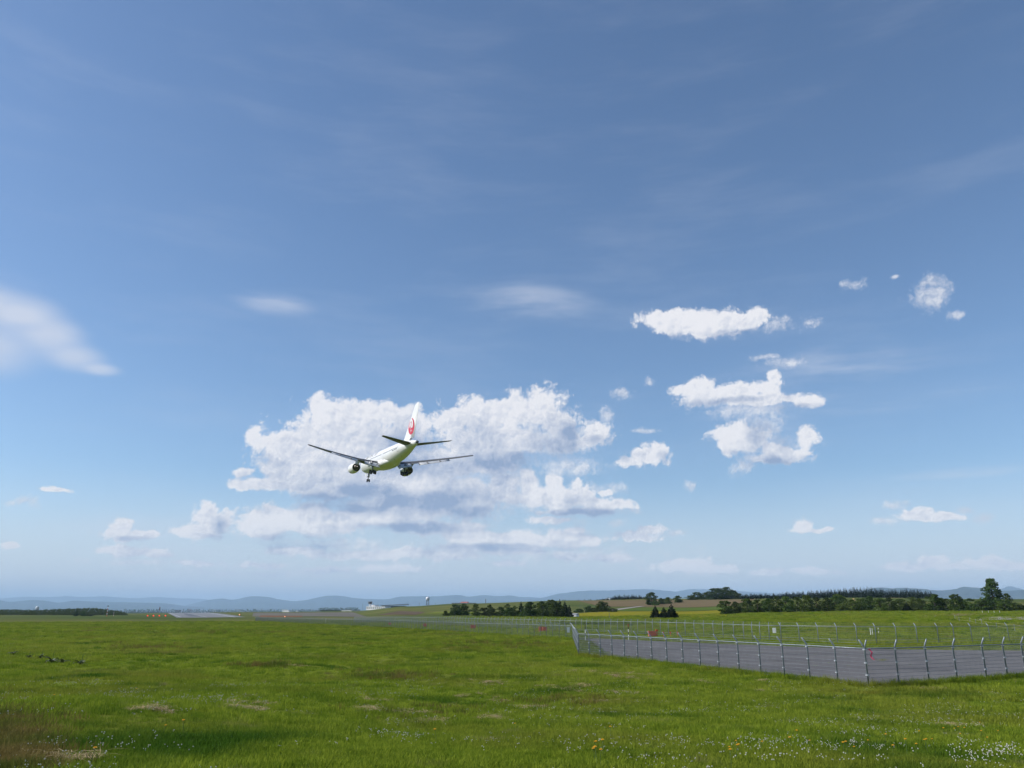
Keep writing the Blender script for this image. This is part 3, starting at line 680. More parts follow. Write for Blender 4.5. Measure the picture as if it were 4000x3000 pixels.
# wings
W_INC = .062
def w_inc(y): return .062 + .10 * (y / 24.0) ** 1.5
def wz(y): return -1.42 + .100 * max(0, y - 2.5) + .00115 * y * y
WING = [(0.0, 15.8, 12.6), (2.5, 17.7, 10.9), (5.2, 19.5, 8.9), (8.0, 21.35, 6.75), (12.0, 24.0, 5.55), (16.0, 26.62, 4.42), (20.0, 29.25, 3.28), (23.2, 31.35, 2.55), (23.78, 31.85, 2.2)]
def wing_at(y):
    ys = [w[0] for w in WING]; return float(np.interp(y, ys, [w[1] for w in WING])), float(np.interp(y, ys, [w[2] for w in WING]))
for sd in (1, -1):
    wg = surface([(y, s, c, wz(y)) for (y, s, c) in WING], 0, .80, .135, sgn=sd, inc=w_inc).build('wing', M_GREYP, jet, True)
    wg['label'] = 'grey wing on the left of the picture' if sd > 0 else 'grey wing on the right of the picture'
    def panel(y0, y1, name, mat_, du, dd, defl, frac=.24, th=.10, n=5):
        """movable trailing panel between two span stations, run out aft by du, down by dd and turned by defl"""
        rings = []
        for i in range(n + 1):
            y = y0 + (y1 - y0) * i / n; sle, c = wing_at(y); fc = c * frac * 1.12
            hx, hz_ = sle + c * .80 + du * c, wz(y) - .012 * c - dd * c - .45 * c * w_inc(y); ring = []
            for (a, h) in airfoil(fc, th, 6, .02):
                ring.append((X(hx + a * math.cos(defl) + h * math.sin(defl)), sd * y, hz_ + h * math.cos(defl) - a * math.sin(defl)))
            rings.append(ring)
        return MB().loft(rings).build(name, mat_, wg, True)
    panel(2.75, 7.0, 'flap', M_FLAP, .035, .005, R(31), .24)
    panel(9.0, 17.2, 'flap', M_FLAP, .04, .006, R(31), .25)
    panel(7.08, 8.9, 'aileron', M_GREYP, .0, 0, R(11), .22)
    panel(17.35, 22.6, 'aileron', M_GREYP, -.005, 0, R(9), .21)
    panel(22.65, 23.7, 'wing_tip', M_GREYP, -.005, 0, R(9), .21)
    # leading edge slats run out
    for (y0, y1) in ((3.6, 6.9), (8.9, 13.2), (13.3, 17.9), (18.0, 22.8)):
        rings = []
        for i in range(5):
            y = y0 + (y1 - y0) * i / 4; sle, c = wing_at(y); k = .12 * c; ring = []
            for (a, h) in airfoil(k, .22, 5, .06):
                ring.append((X(sle - .055 * c + a * .9 - h * .42), sd * y, wz(y) - .030 * c + h * .9 + a * .34 + .35 * c * w_inc(y)))
            rings.append(ring)
        MB().loft(rings).build('slat', M_FLAP, wg, True)
    for y in (5.1, 11.2, 14.6):
        sle, c = wing_at(y); L_ = .62 * c if y > 6 else .5 * c; r_ = .30 if y > 6 else .36
        prof = [(0, .02), (.12 * L_, r_ * .7), (.35 * L_, r_), (.65 * L_, r_ * .85), (.9 * L_, r_ * .4), (L_, .03)]
        rings = []
        for (t, r) in prof:
            zz = wz(y) - .055 * c - .04 - .2 * c * w_inc(y) - (max(0, t / L_ - .45) ** 1.3) * 1.1
            rings.append([(X(sle + .55 * c + t), sd * y + r * .62 * math.cos(q), zz + r * math.sin(q)) for q in [2 * math.pi * k / 12 for k in range(12)]])
        MB().loft(rings).build('flap_track_fairing', M_GREYP, wg, True)
    # engine under the wing
    ey, ez = 7.92, -2.78
    eg = MB().lathe([(X(17.35), 1.16), (X(17.28), 1.24), (X(17.45), 1.33), (X(18.2), 1.42), (X(19.4), 1.44), (X(20.8), 1.38), (X(22.1), 1.22), (X(22.55), 1.14), (X(22.5), 1.10), (X(21.5), 1.12)], 36, 'x', (0, sd * ey, ez)).build('engine', M_WHITE, jet, True)
    eg['label'] = 'engine on the left of the picture' if sd > 0 else 'engine on the right of the picture'
    MB().lathe([(X(17.40), 1.15), (X(17.275), 1.235), (X(17.5), 1.345), (X(17.62), 1.365)], 36, 'x', (0, sd * ey, ez)).build('intake_lip', M_LIP, eg, True)
    MB().lathe([(X(17.4), 1.15), (X(18.4), 1.13), (X(18.5), .36), (X(18.0), .05)], 30, 'x', (0, sd * ey, ez)).build('fan', M_DARK, eg, True)
    MB().lathe([(X(21.6), 1.115), (X(20.6), 1.05), (X(20.4), .7)], 30, 'x', (0, sd * ey, ez)).build('fan_duct', M_DARK, eg, True)
    MB().lathe([(X(20.4), .80), (X(21.6), .82), (X(22.6), .74), (X(23.6), .56), (X(23.58), .50), (X(23.0), .5)], 30, 'x', (0, sd * ey, ez)).build('core_cowl', M_STEEL, eg, True)
    MB().lathe([(X(23.0), .40), (X(23.7), .34), (X(24.5), .05)], 20, 'x', (0, sd * ey, ez), False, True).build('exhaust_cone', M_STEEL, eg, True)
    pr = []
    for (s, zt, zb, w) in ((18.2, -1.35, -1.5, .10), (19.5, -1.05, -1.6, .22), (21.5, -.95, -1.9, .24), (23.5, -1.0, -2.25, .22), (25.2, -1.2, -1.9, .16), (26.6, -1.3, -1.42, .05)):
        pr.append([(X(s), sd * ey + w, zt), (X(s), sd * ey + w * 1.1, (zt + zb) / 2), (X(s), sd * ey + w * .6, zb), (X(s), sd * ey - w * .6, zb), (X(s), sd * ey - w * 1.1, (zt + zb) / 2), (X(s), sd * ey - w, zt)])
    MB().loft(pr).build('pylon', M_FLAP, eg, True)

# tail
FIN = [(0, 40.6, 9.6, 2.05), (0, 42.0, 8.9, 2.6), (0, 46.2, 6.35, 6.4), (0, 50.75, 3.55, 10.75), (0, 51.35, 3.1, 11.15), (0, 52.2, 2.15, 11.3)]
fin = surface(FIN, 0, .70, .095, True).build('tail_fin', M_WHITE, jet, True)
surface(FIN[1:], .705, 1.0, .095, True).build('rudder', M_WHITE, fin, True)
STAB = [(.4, 46.2, 5.9, .78), (1.2, 46.9, 5.5, .86), (5.0, 49.65, 3.85, 1.30), (8.9, 52.45, 2.15, 1.78), (9.3, 52.95, 1.6, 1.83)]
for sd in (1, -1):
    stb = surface(STAB, 0, .70, .10, sgn=sd).build('tailplane', M_GREYP, jet, True)
    surface(STAB[1:], .71, 1.0, .10, sgn=sd).build('elevator', M_GREYP, stb, True)

# emblem on both faces of the fin: red disc, white bird cut out of it, white letters
def fin_skin(s, z):
    zs = [q[3] for q in FIN]; sle = float(np.interp(z, zs, [q[1] for q in FIN])); ch = float(np.interp(z, zs, [q[2] for q in FIN]))
    u = min(max((s - sle) / ch, 0), 1); return 5 * .095 * (.2969 * math.sqrt(u) - .126 * u - .3516 * u * u + .2843 * u ** 3 - .1015 * u ** 4) * ch
EC_S, EC_Z, ER = 49.0, 5.7, 2.2
def decal(poly_list, name, m, off, parent, sd, faces=None, flip=False):
    db = MB()
    for pl in poly_list:
        bm = bmesh.new(); vv = [bm.verts.new((p[0], p[1], 0)) for p in pl]
        fl = [bm.faces.new([vv[i] for i in f]) for f in faces] if faces else [bm.faces.new(vv)]
        bmesh.ops.triangulate(bm, faces=bm.faces[:])
        for _ in range(2):
            lg = [e for e in bm.edges if e.calc_length() > .45]
            if lg: bmesh.ops.subdivide_edges(bm, edges=lg, cuts=1); bmesh.ops.triangulate(bm, faces=bm.faces[:])
        bm.verts.index_update(); o = []
        for v in bm.verts:
            s, z = EC_S + (v.co.x if not flip else -v.co.x), EC_Z + v.co.y; o.append((X(s), sd * (fin_skin(s, z) + off), z))
        db.add(o, [tuple(v.index for v in f.verts) for f in bm.faces]); bm.free()
    me = bpy.data.meshes.new(name); me.from_pydata(db.v, [], db.f); me.materials.append(m)
    return link(name, me, parent)
def arc(r, a0, a1, n, cx=0, cy=0): return [(cx + r * math.cos(R(a0 + (a1 - a0) * i / n)), cy + r * math.sin(R(a0 + (a1 - a0) * i / n))) for i in range(n + 1)]
for sd in (1, -1):
    disc = arc(ER, 0, 354, 59)
    em = decal([disc], 'emblem', M_RED, .035, fin, sd)
    # white space between the raised wings (x runs from the leading edge aft)
    inner = [(-.25, 2.16), (.05, 2.2), (.62, 1.86), (1.16, 1.25), (1.36, .45), (1.22, -.10), (.86, -.48), (.42, -.56), (.12, -.36), (.10, .10), (.28, .62), (.36, 1.02), (.22, 1.26), (-.02, 1.30), (-.22, 1.14), (-.62, .98), (-.24, .98), (-.06, .80), (-.14, .42), (-.36, .0), (-.44, -.42), (-.36, -.78), (-.58, -.60), (-.78, -.12), (-.92, -.55), (-1.06, .0), (-1.22, -.28), (-1.30, .30), (-1.44, .10), (-1.36, .80), (-1.02, 1.50), (-.60, 1.95)]
    decal([inner], 'bird_shape', M_WHITE, .07, em, sd)
    v, f = text_mesh('JAL', .92); wd = max(p.x for p in v)
    lb = MB(); out = []
    for p in v:
        x_ = (p.x - wd / 2) + p.y * .15; s = EC_S + (x_ if sd > 0 else -x_) + .12; z = EC_Z - 1.42 + p.y * .85; out.append((X(s), sd * (fin_skin(s, z) + .075), z))
    me = bpy.data.meshes.new('lettering'); me.from_pydata(out, [], f); me.materials.append(M_WHITE); tag(link('lettering', me, em), kind='stuff')

# landing gear
def wheel(c, r, w, parent):
    k = w / 2
    t = MB().lathe([(-k, r * .55), (-k, r * .86), (-k * .72, r * .98), (k * .72, r * .98), (k, r * .86), (k, r * .55)], 22, 'y', c).build('wheel', M_TYRE, parent, True)
    MB().lathe([(-k * .9, r * .12), (-k * .75, r * .55), (k * .75, r * .55), (k * .9, r * .12)], 16, 'y', c, True, True).build('rim', M_STRUT, t, True)
for sd in (1, -1):
    gy, gs, gzz = sd * 4.65, 28.3, -4.55
    g = MB().tube([(X(27.9), sd * 5.0, -1.4), (X(28.2), gy, -2.9)], .24, 12).tube([(X(28.2), gy, -2.9), (X(gs), gy, gzz + .1)], .16, 12).build('main_landing_gear', M_STRUT, jet, True)
    g['label'] = 'main gear on the left of the picture' if sd > 0 else 'main gear on the right of the picture'
    tl = .20
    MB().tube([(X(gs - .95), gy, gzz - .95 * tl * -1), (X(gs + .95), gy, gzz - .95 * tl)], .15, 10).build('bogie_beam', M_STRUT, g, True)
    MB().tube([(X(28.2), gy, -3.1), (X(28.0), sd * 2.9, -1.9)], .09, 8).tube([(X(28.2), gy, -2.7), (X(25.8), sd * 4.9, -1.5)], .08, 8).tube([(X(28.5), gy, -3.0), (X(28.9), gy, -3.5), (X(28.5), gy, -4.1)], .06, 6).build('side_brace', M_STRUT, g, True)
    MB().box((X(27.6), sd * 5.55, -2.35), (1.7, .05, 1.5)).build('gear_door', M_WHITE, g)
    for ds in (-.72, .72):
        zz = gzz + (-ds) * tl
        MB().tube([(X(gs + ds), gy - .75, zz), (X(gs + ds), gy + .75, zz)], .07, 8).build('axle', M_STRUT, g)
        for dy in (-.57, .57): wheel((X(gs + ds), gy + dy, zz), .59, .42, g)
ng = MB().tube([(X(5.9), 0, -2.0), (X(6.0), 0, -3.4)], .16, 12).tube([(X(6.0), 0, -3.4), (X(6.0), 0, -4.75)], .10, 12).build('nose_landing_gear', M_STRUT, jet, True)
MB().tube([(X(6.0), 0, -3.3), (X(7.6), 0, -2.4)], .07, 8).tube([(X(5.7), 0, -3.6), (X(5.45), 0, -4.0), (X(5.8), 0, -4.4)], .05, 6).build('drag_brace', M_STRUT, ng, True)
MB().box((X(6.0), 0, -3.55), (.3, .75, .28)).build('steering_unit', M_STRUT, ng)
for dy in (-.31, .31): wheel((X(6.0), dy, -4.72), .49, .30, ng)
MB().tube([(X(6.0), -.35, -4.72), (X(6.0), .35, -4.72)], .06, 8).build('axle', M_STRUT, ng)
for sd in (1, -1): MB().box((X(5.0), sd * .55, -2.85), (1.5, .05, .75)).build('gear_door', M_WHITE, ng)

# ------------------------------------------------------------------ trees
M_BARK = mat('tree_bark', (.075, .058, .042), .95, (.05, .04, .03), 1.2)
M_LEAF = mat('broad_leaves', (.042, .074, .015), .7, (.092, .132, .027), .45, 0, per=.32, trans=.22, detail=3, spec=.1)
M_LEAFL = mat('light_green_leaves', (.075, .115, .022), .7, (.12, .16, .035), .45, 0, per=.18, trans=.25, detail=3, spec=.1)
M_NEEDLE = mat('conifer_needles', (.012, .026, .011), .75, (.026, .046, .016), .5, 0, per=.25, trans=.10, detail=3, spec=.1)
def leaf_faces(cs, rs, n_per, size, rg):
    """leaf sprays scattered through clumps (centres cs, radii rs), denser towards each clump's skin"""
    vs = []
    for c, r in zip(cs, rs):
        d = rg.normal(size=(n_per, 3)); d /= np.linalg.norm(d, axis=1)[:, None]
        q = np.asarray(c) + d * (np.asarray(r) * (rg.uniform(.35, 1.06, (n_per, 1)) ** .5))
        nrm = d * .8 + rg.normal(size=(n_per, 3)) * .7; nrm /= np.linalg.norm(nrm, axis=1)[:, None]
        t = np.cross(nrm, rg.normal(size=(n_per, 3))); t /= np.linalg.norm(t, axis=1)[:, None]; b = np.cross(nrm, t)
        s = size * rg.uniform(.5, 1.3, (n_per, 1))
        vs.append(np.stack([q - t * s, q - b * s * .55 + nrm * s * .15, q + t * s, q + b * s * .55 + nrm * s * .15], 1).reshape(-1, 3))
    v = np.concatenate(vs); f = np.arange(len(v)).reshape(-1, 4)
    me = bpy.data.meshes.new('crown'); me.from_pydata(v.tolist(), [], f.tolist()); return me
def broad_tree(seed, h=10.0, w=7.0, n_clump=26, n_leaf=60, m=None, low=.06, skirt=14):
    """unit broadleaf tree: trunk with limbs, crown of uneven clumps"""
    rg = np.random.default_rng(seed); tr = MB()
    lean = rg.uniform(-.4, .4, 2)
    tr.tube([(0, 0, -.4), (lean[0] * .4, lean[1] * .4, h * .3), (lean[0], lean[1], h * .7)], [.28 * h / 10, .20 * h / 10, .07], 7)
    cs, rs = [], []
    for i in range(n_clump):
        a = rg.uniform(0, 6.283); t = low + (1 - low) * (i + rg.uniform(0, 1)) / n_clump
        prof = min(1.0, (max(.0, 1.03 - t) * 2.1) ** .62) * (.72 + .28 * min(1, t / .25))
        rr = w / 2 * prof * math.sqrt(rg.uniform(.05, 1)) * rg.uniform(.7, 1.1)
        s = w * rg.uniform(.11, .20) * (.55 + .5 * prof)
        c = (rr * math.cos(a) + lean[0] * t, rr * math.sin(a) + lean[1] * t, min(h * t, h - s * .75)); cs.append(c); rs.append((s, s, s * .75))
        if i % 4 == 0: tr.tube([(lean[0] * .4, lean[1] * .4, h * (.18 + .35 * t)), (c[0] * .6, c[1] * .6, c[2] * .8), c], [.10, .06, .02], 5)
    for i in range(skirt):
        a = rg.uniform(0, 6.283); t = rg.uniform(.03, .34); rr = w / 2 * rg.uniform(.35, .80); s = w * rg.uniform(.12, .19)
        cs.append((rr * math.cos(a), rr * math.sin(a), max(h * t, s * .5))); rs.append((s, s, s * .9))
    crown = leaf_faces(cs, rs, n_leaf, w * .052, rg); crown.materials.append(m or M_LEAF)
    return tr.mesh('trunk', M_BARK, True), crown
def conifer(seed, h=10.0, w=5.0, n_tier=15, n_leaf=26, m=None):
    """unit spruce: straight trunk, tiers of drooping boughs that narrow to the tip"""
    rg = np.random.default_rng(seed); tr = MB().tube([(0, 0, -.4), (0, 0, h * .5), (0, 0, h * .98)], [.20, .12, .02], 7)
    vs, fs = [], []
    for k in range(n_tier):
        t = (k + .5) / n_tier; z = h * (.06 + .92 * t); rr = w / 2 * (1 - t) ** .85 * rg.uniform(.8, 1.12) + .12; nb = max(6, int(n_leaf * (1 - t * .6)))
        for j in range(nb):
            a = rg.uniform(0, 6.283); r_ = rr * rg.uniform(.65, 1.1); wd = .16 * rr + .16; dr = rr * rg.uniform(.15, .42)
            ca, sa = math.cos(a), math.sin(a); o = len(vs); z2 = z + rg.uniform(-.4, .4) * h / n_tier
            for (u, q, dz) in ((.08, 0, .05), (.55, -wd, -dr * .35), (1, 0, -dr), (.55, wd, -dr * .35)):
                vs.append((r_ * u * ca - q * sa, r_ * u * sa + q * ca, z2 + dz))
            fs.append((o, o + 1, o + 2, o + 3))
            vs += [(r_ * .3 * ca, r_ * .3 * sa, z2), (r_ * .95 * ca, r_ * .95 * sa, z2 - dr * .9), (r_ * .8 * ca, r_ * .8 * sa, z2 - dr * 1.2 - wd)]
            fs.append((o + 4, o + 5, o + 6))
    me = bpy.data.meshes.new('crown'); me.from_pydata(vs, [], fs); me.materials.append(m or M_NEEDLE)
    return tr.mesh('trunk', M_BARK, True), me
BROAD = [broad_tree(100 + i, 10, 7.5, 36, 62) for i in range(6)]
LIGHT = [broad_tree(200 + i, 10, 8.0, 30, 62, M_LEAFL) for i in range(2)]
TALL = [broad_tree(300 + i, 10, 6.0, 32, 62, low=.04) for i in range(3)]
CONI = [conifer(400 + i, 10, 5.2) for i in range(4)]
BUSH = [broad_tree(500 + i, 10, 14.0, 22, 60, low=.04) for i in range(2)]
def tree(name, px, ytop, D, wpx, pair, label, cat='tree', group=None, wref=7.5, dD=0.0):
    p = at(px, D); h = max(.8, top_z(px, ytop, D) - p.z); w = wpx / F_PX * D
    o = empty(name, p, random.uniform(0, 6.28)); o.scale = (w / wref, w / wref, h / 10.0)
    link('trunk', pair[0], o); link('crown', pair[1], o)
    return tag(o, label, cat, group)
ORD = ['', 'second', 'third', 'fourth', 'fifth', 'sixth', 'seventh', 'eighth', 'ninth', 'tenth', 'eleventh', 'twelfth', 'thirteenth', 'fourteenth', 'fifteenth', 'sixteenth', 'seventeenth', 'eighteenth', 'nineteenth', 'twentieth',
       'twenty-first', 'twenty-second', 'twenty-third', 'twenty-fourth', 'twenty-fifth', 'twenty-sixth', 'twenty-seventh', 'twenty-eighth', 'twenty-ninth', 'thirtieth', 'thirty-first', 'thirty-second', 'thirty-third', 'thirty-fourth', 'thirty-fifth', 'thirty-sixth', 'thirty-seventh', 'thirty-eighth', 'thirty-ninth', 'fortieth', 'forty-first', 'forty-second']
def nth(i): return 'leftmost' if i == 0 else ORD[i] + ' from the left'
# belt of trees behind the meadow on the right
belt = sorted([(2833, 2346, 50, 'B'), (2870, 2350, 42, 'B'), (2918, 2338, 58, 'B'), (2959, 2342, 44, 'T'), (2998, 2338, 52, 'B'), (3032, 2331, 48, 'T'), (3073, 2329, 48, 'B'), (3114, 2331, 46, 'T'), (3154, 2325, 48, 'B'), (3190, 2333, 46, 'T'),
        (3234, 2334, 48, 'B'), (3262, 2326, 44, 'T'), (3279, 2319, 50, 'B'), (3290, 2356, 46, 'L'), (3330, 2342, 64, 'L'), (3362, 2338, 44, 'T'), (3393, 2329, 56, 'B'), (3438, 2336, 50, 'L'), (3474, 2335, 48, 'T'), (3515, 2340, 48, 'B'), (3543, 2352, 40, 'C'),
        (3564, 2332, 48, 'T'), (3600, 2338, 44, 'B'), (3655, 2321, 72, 'B'), (3692, 2338, 46, 'T'), (3739, 2321, 50, 'B'), (3762, 2344, 58, 'B'), (3812, 2357, 50, 'B'), (3842, 2342, 62, 'B'), (3897, 2358, 50, 'B'), (3926, 2344, 48, 'B'), (3962, 2354, 62, 'B'), (3995, 2364, 60, 'B'), (4040, 2358, 60, 'B')])
for i, (x, yt, w, k) in enumerate(belt):
    D = 350 + 40 * ((i * 7) % 5) / 4 if k != 'L' else 335
    pair, nm, kind = {'B': (BROAD[i % 6], 'broadleaf_tree', 'dark green leafy tree'), 'T': (TALL[i % 3], 'broadleaf_tree', 'slim dark green tree'), 'L': (LIGHT[i % 2], 'broadleaf_tree', 'light green leafy tree'), 'C': (CONI[i % 4], 'conifer_tree', 'dark little conifer')}[k]
    tree(nm, x, yt, D, w * 1.18, pair, f'{kind}, {nth(i)} in the tree belt beyond the right meadow', group='tree belt beyond the meadow', wref={'B': 7.5, 'T': 6.0, 'L': 8.0, 'C': 5.2}[k])
# copse in the middle distance
copse = sorted([(1744, 2386, 24, 'U'), (1777, 2361, 42, 'B'), (1812, 2359, 46, 'B'), (1860, 2360, 34, 'T'), (1893, 2373, 38, 'B'), (1909, 2361, 28, 'T'), (1924, 2377, 36, 'B'), (1953, 2370, 38, 'B'), (1982, 2358, 30, 'T'), (1990, 2373, 42, 'B'), (2010, 2367, 32, 'T'), (2035, 2348, 36, 'C'),
         (2044, 2390, 38, 'U'), (2073, 2351, 48, 'B'), (2099, 2356, 42, 'T'), (2120, 2349, 44, 'B'), (2152, 2343, 54, 'B'), (2175, 2354, 54, 'B'), (2187, 2339, 38, 'C'), (2207, 2347, 44, 'C'), (2224, 2361, 34, 'C'), (2138, 2362, 50, 'B')])
for i, (x, yt, w, k) in enumerate(copse):
    D = 440 - 50 * (x - 1744) / 480 + 10 * (i % 3)
    pair, nm, kind, wr = {'B': (BROAD[(i + 2) % 6], 'broadleaf_tree', 'dark leafy tree', 7.5), 'T': (TALL[i % 3], 'broadleaf_tree', 'slender leafy tree', 6.0), 'C': (CONI[i % 4], 'conifer_tree', 'tall dark conifer', 5.2), 'U': (BUSH[i % 2], 'bush', 'low round bush', 14.0)}[k]
    tree(nm, x, yt, D, w * 1.15, pair, f'{kind}, {nth(i)} in the copse behind the long fence', 'bush' if k == 'U' else 'tree', group='copse in the middle distance', wref=wr)
# three spruces standing alone in the field
for i, (x, yt, w) in enumerate(((2559, 2364, 54), (2592, 2371, 58), (2622, 2359, 66))):
    tree('conifer_tree', x, yt, 306, w, CONI[i], ['left', 'middle and lowest', 'right and tallest'][i] + ' of the three dark spruces alone in the yellow field', group='three spruces in the field', wref=5.2)
# single trees along the rise
RAGGED = broad_tree(345, 10, 6.0, 52, 70, low=.06, skirt=12)
tree('broadleaf_tree', 3884, 2260, 470, 78, RAGGED, 'tall ragged tree standing alone on the skyline at far right', wref=6.0)
tree('broadleaf_tree', 3938, 2318, 480, 34, BROAD[3], 'small dark tree right beside the tall ragged skyline tree')
tree('bush', 3795, 2337, 560, 30, BUSH[0], 'dark bush on the grain field left of the tall skyline tree', 'bush', wref=14)
tree('broadleaf_tree', 2545, 2313, 700, 44, BROAD[0], 'round-topped tall tree beside the farm track on the rise')
tree('bush', 2562, 2347, 690, 30, BUSH[1], 'dark bush at the foot of the round-topped tree by the track', 'bush', wref=14)
for i, (x, yt, w, D) in enumerate(((2584, 2336, 30, 720), (2610, 2333, 34, 730), (2652, 2327, 38, 760))):
    tree('broadleaf_tree', x, yt, D, w, BROAD[i + 1], ['left', 'middle', 'right'][i] + ' of three small trees on the brown rise', group='small trees on the rise')
for i, (x, yt, w) in enumerate(((2700, 2326, 36), (2728, 2313, 46), (2760, 2314, 40), (2798, 2298, 72), (2836, 2293, 64), (2864, 2306, 54), (2886, 2318, 44))):
    tree('broadleaf_tree', x, yt, 860 + 10 * (i % 3), w * 1.1, BROAD[i % 6], f'dark tree, {nth(i)} in the big skyline clump above the brown field', group='clump on the skyline')
tree('broadleaf_tree', 2354, 2349, 560, 58, BROAD[4], 'broad dark tree left of the farm track, before the brown rise')
for i, (x, yt, w) in enumerate(((2262, 2378, 40), (2300, 2366, 34), (2318, 2374, 50), (2392, 2376, 40))):
    tree('bush', x, yt, 545, w, BUSH[i % 2], f'low dark bush, {nth(i)} in the hedge behind the copse', 'bush', group='hedge behind the copse', wref=14)
def wood(name, spots, pairs, wref, label=None):
    """a far wood that reads as one mass: many trees joined in one mesh"""
    V_, F_ = [], []; off = 0
    src = []
    for (tm, cm) in pairs:
        v = np.array([q.co[:] for q in cm.vertices]); f = [tuple(p.vertices) for p in cm.polygons]; src.append((v, f))
    for i, (x, yt, D, w) in enumerate(spots):
        p = at(x, D); h = max(1.0, top_z(x, yt, D) - p.z); v, f = src[i % len(src)]; k = w / F_PX * D / wref; a = i * 2.4
        q = np.stack([(v[:, 0] * math.cos(a) - v[:, 1] * math.sin(a)) * k + p.x, (v[:, 0] * math.sin(a) + v[:, 1] * math.cos(a)) * k + p.y, v[:, 2] * h / 10 + p.z], 1)
        V_.append(q); F_ += [tuple(j + off for j in t) for t in f]; off += len(v)
    me = bpy.data.meshes.new(name); me.from_pydata(np.concatenate(V_).tolist(), [], F_); me.materials.append(pairs[0][1].materials[0])
    return tag(link(name, me), label, 'forest' if label else None, kind='stuff')
CSM = [conifer(450 + i, 10, 5.2, 9, 12) for i in range(3)]
xs = np.linspace(2905, 3640, 120)
yt = np.interp(xs, [2900, 2960, 3030, 3100, 3200, 3300, 3350, 3400, 3430, 3500, 3560, 3600, 3640], [2322, 2320, 2319, 2313, 2307, 2300, 2295, 2294, 2298, 2303, 2299, 2303, 2309])
wood('conifer_forest', [(x, y + random.uniform(-5, 8), 880 + random.uniform(-60, 90), random.uniform(20, 36)) for _ in range(2) for x, y in zip(xs + rng.uniform(-4, 4, 120), yt)], CSM, 5.2, 'dark conifer forest along the skyline on the right')
xs = np.linspace(2335, 2540, 34); yt = np.interp(xs, [2335, 2380, 2420, 2450, 2500, 2540], [2343, 2335, 2323, 2320, 2325, 2331])
wood('conifer_forest', [(x, y + random.uniform(-3, 6), 960 + random.uniform(-30, 30), random.uniform(14, 22)) for _ in range(2) for x, y in zip(xs + rng.uniform(-3, 3, 34), yt)], CSM, 5.2, 'short dark conifer row on the skyline left of the round-topped tree')
xs = np.linspace(2200, 2330, 18)
wood('conifer_forest', [(x, 2342 + random.uniform(-3, 4), 1000, random.uniform(12, 18)) for x in xs], CSM, 5.2, 'low dark conifer line on the skyline behind the copse')
BSM = [broad_tree(550 + i, 10, 9.0, 12, 26, low=.04) for i in range(3)]
xs = np.linspace(-60, 488, 90); yt = np.interp(xs, [-60, 0, 60, 150, 200, 260, 330, 400, 430, 460, 488], [2380, 2381, 2380, 2383, 2379, 2376, 2374.5, 2375, 2381, 2384, 2391])
wood('broadleaf_wood', [(x, y + random.uniform(-1, 4), 1050 + random.uniform(-90, 90), random.uniform(20, 30)) for _ in range(2) for x, y in zip(xs, yt)], BSM, 9.0, 'dark wood at far left beyond the meadow')
xs = np.linspace(1250, 1400, 26)
wood('broadleaf_wood', [(x, 2373 + random.uniform(-1, 3), 2300 + random.uniform(-60, 60), random.uniform(12, 18)) for x in xs], BSM, 9.0, 'dark tree line left of the control tower')
xs = np.concatenate([np.linspace(500, 1250, 90), np.linspace(-100, 600, 40)])
wood('broadleaf_wood', [(x, 2380 + random.uniform(-2, 4), 5200 + random.uniform(-700, 700), random.uniform(8, 18)) for x in xs], BSM, 9.0, 'thin dark tree line across the far plain before the town')
for i, (x, y, w) in enumerate(((352, 2405, 30), (330, 2396, 24), (300, 2394, 18))):
    tree('bush', x, y - 10, 800, w, BUSH[i % 2], f'dark bush, {["rightmost", "middle", "leftmost"][i]} of three below the far left wood', 'bush', group='bushes below the left wood', wref=14)

# ------------------------------------------------------------------ the town far off on the plain
def town():
    rg = np.random.default_rng(11); cols = [('pale', (.62, .62, .62)), ('grey', (.36, .37, .40)), ('cream', (.55, .52, .46)), ('rust', (.30, .16, .12))]
    ms = [mat('town_' + n, c, .8, tuple(q * .85 for q in c), .02) for n, c in cols]; mb = MB(); idx = []
    for i in range(1400):
        x = rg.uniform(-200, 1500) if rg.uniform() < .8 else rg.normal(900, 220); D = rg.uniform(8500, 14500); p = at(x, D)
        big = rg.uniform() < .12; w, d, h = rg.uniform(12, 40) * (1.6 if big else 1), rg.uniform(12, 25), rg.uniform(6, 14) * (2.4 if big else 1)
        mb.box((p.x, p.y, p.z + h / 2), (w, d, h), rg.uniform(0, .6)); idx += [int(rg.choice(4, p=[.5, .25, .17, .08]))] * 6
    me = mb.mesh('distant_town')
    for m in ms: me.materials.append(m)
    me.polygons.foreach_set('material_index', idx); tag(link('distant_town', me), 'far-off pale town spread along the foot of the mountains', 'town', kind='stuff')
town()

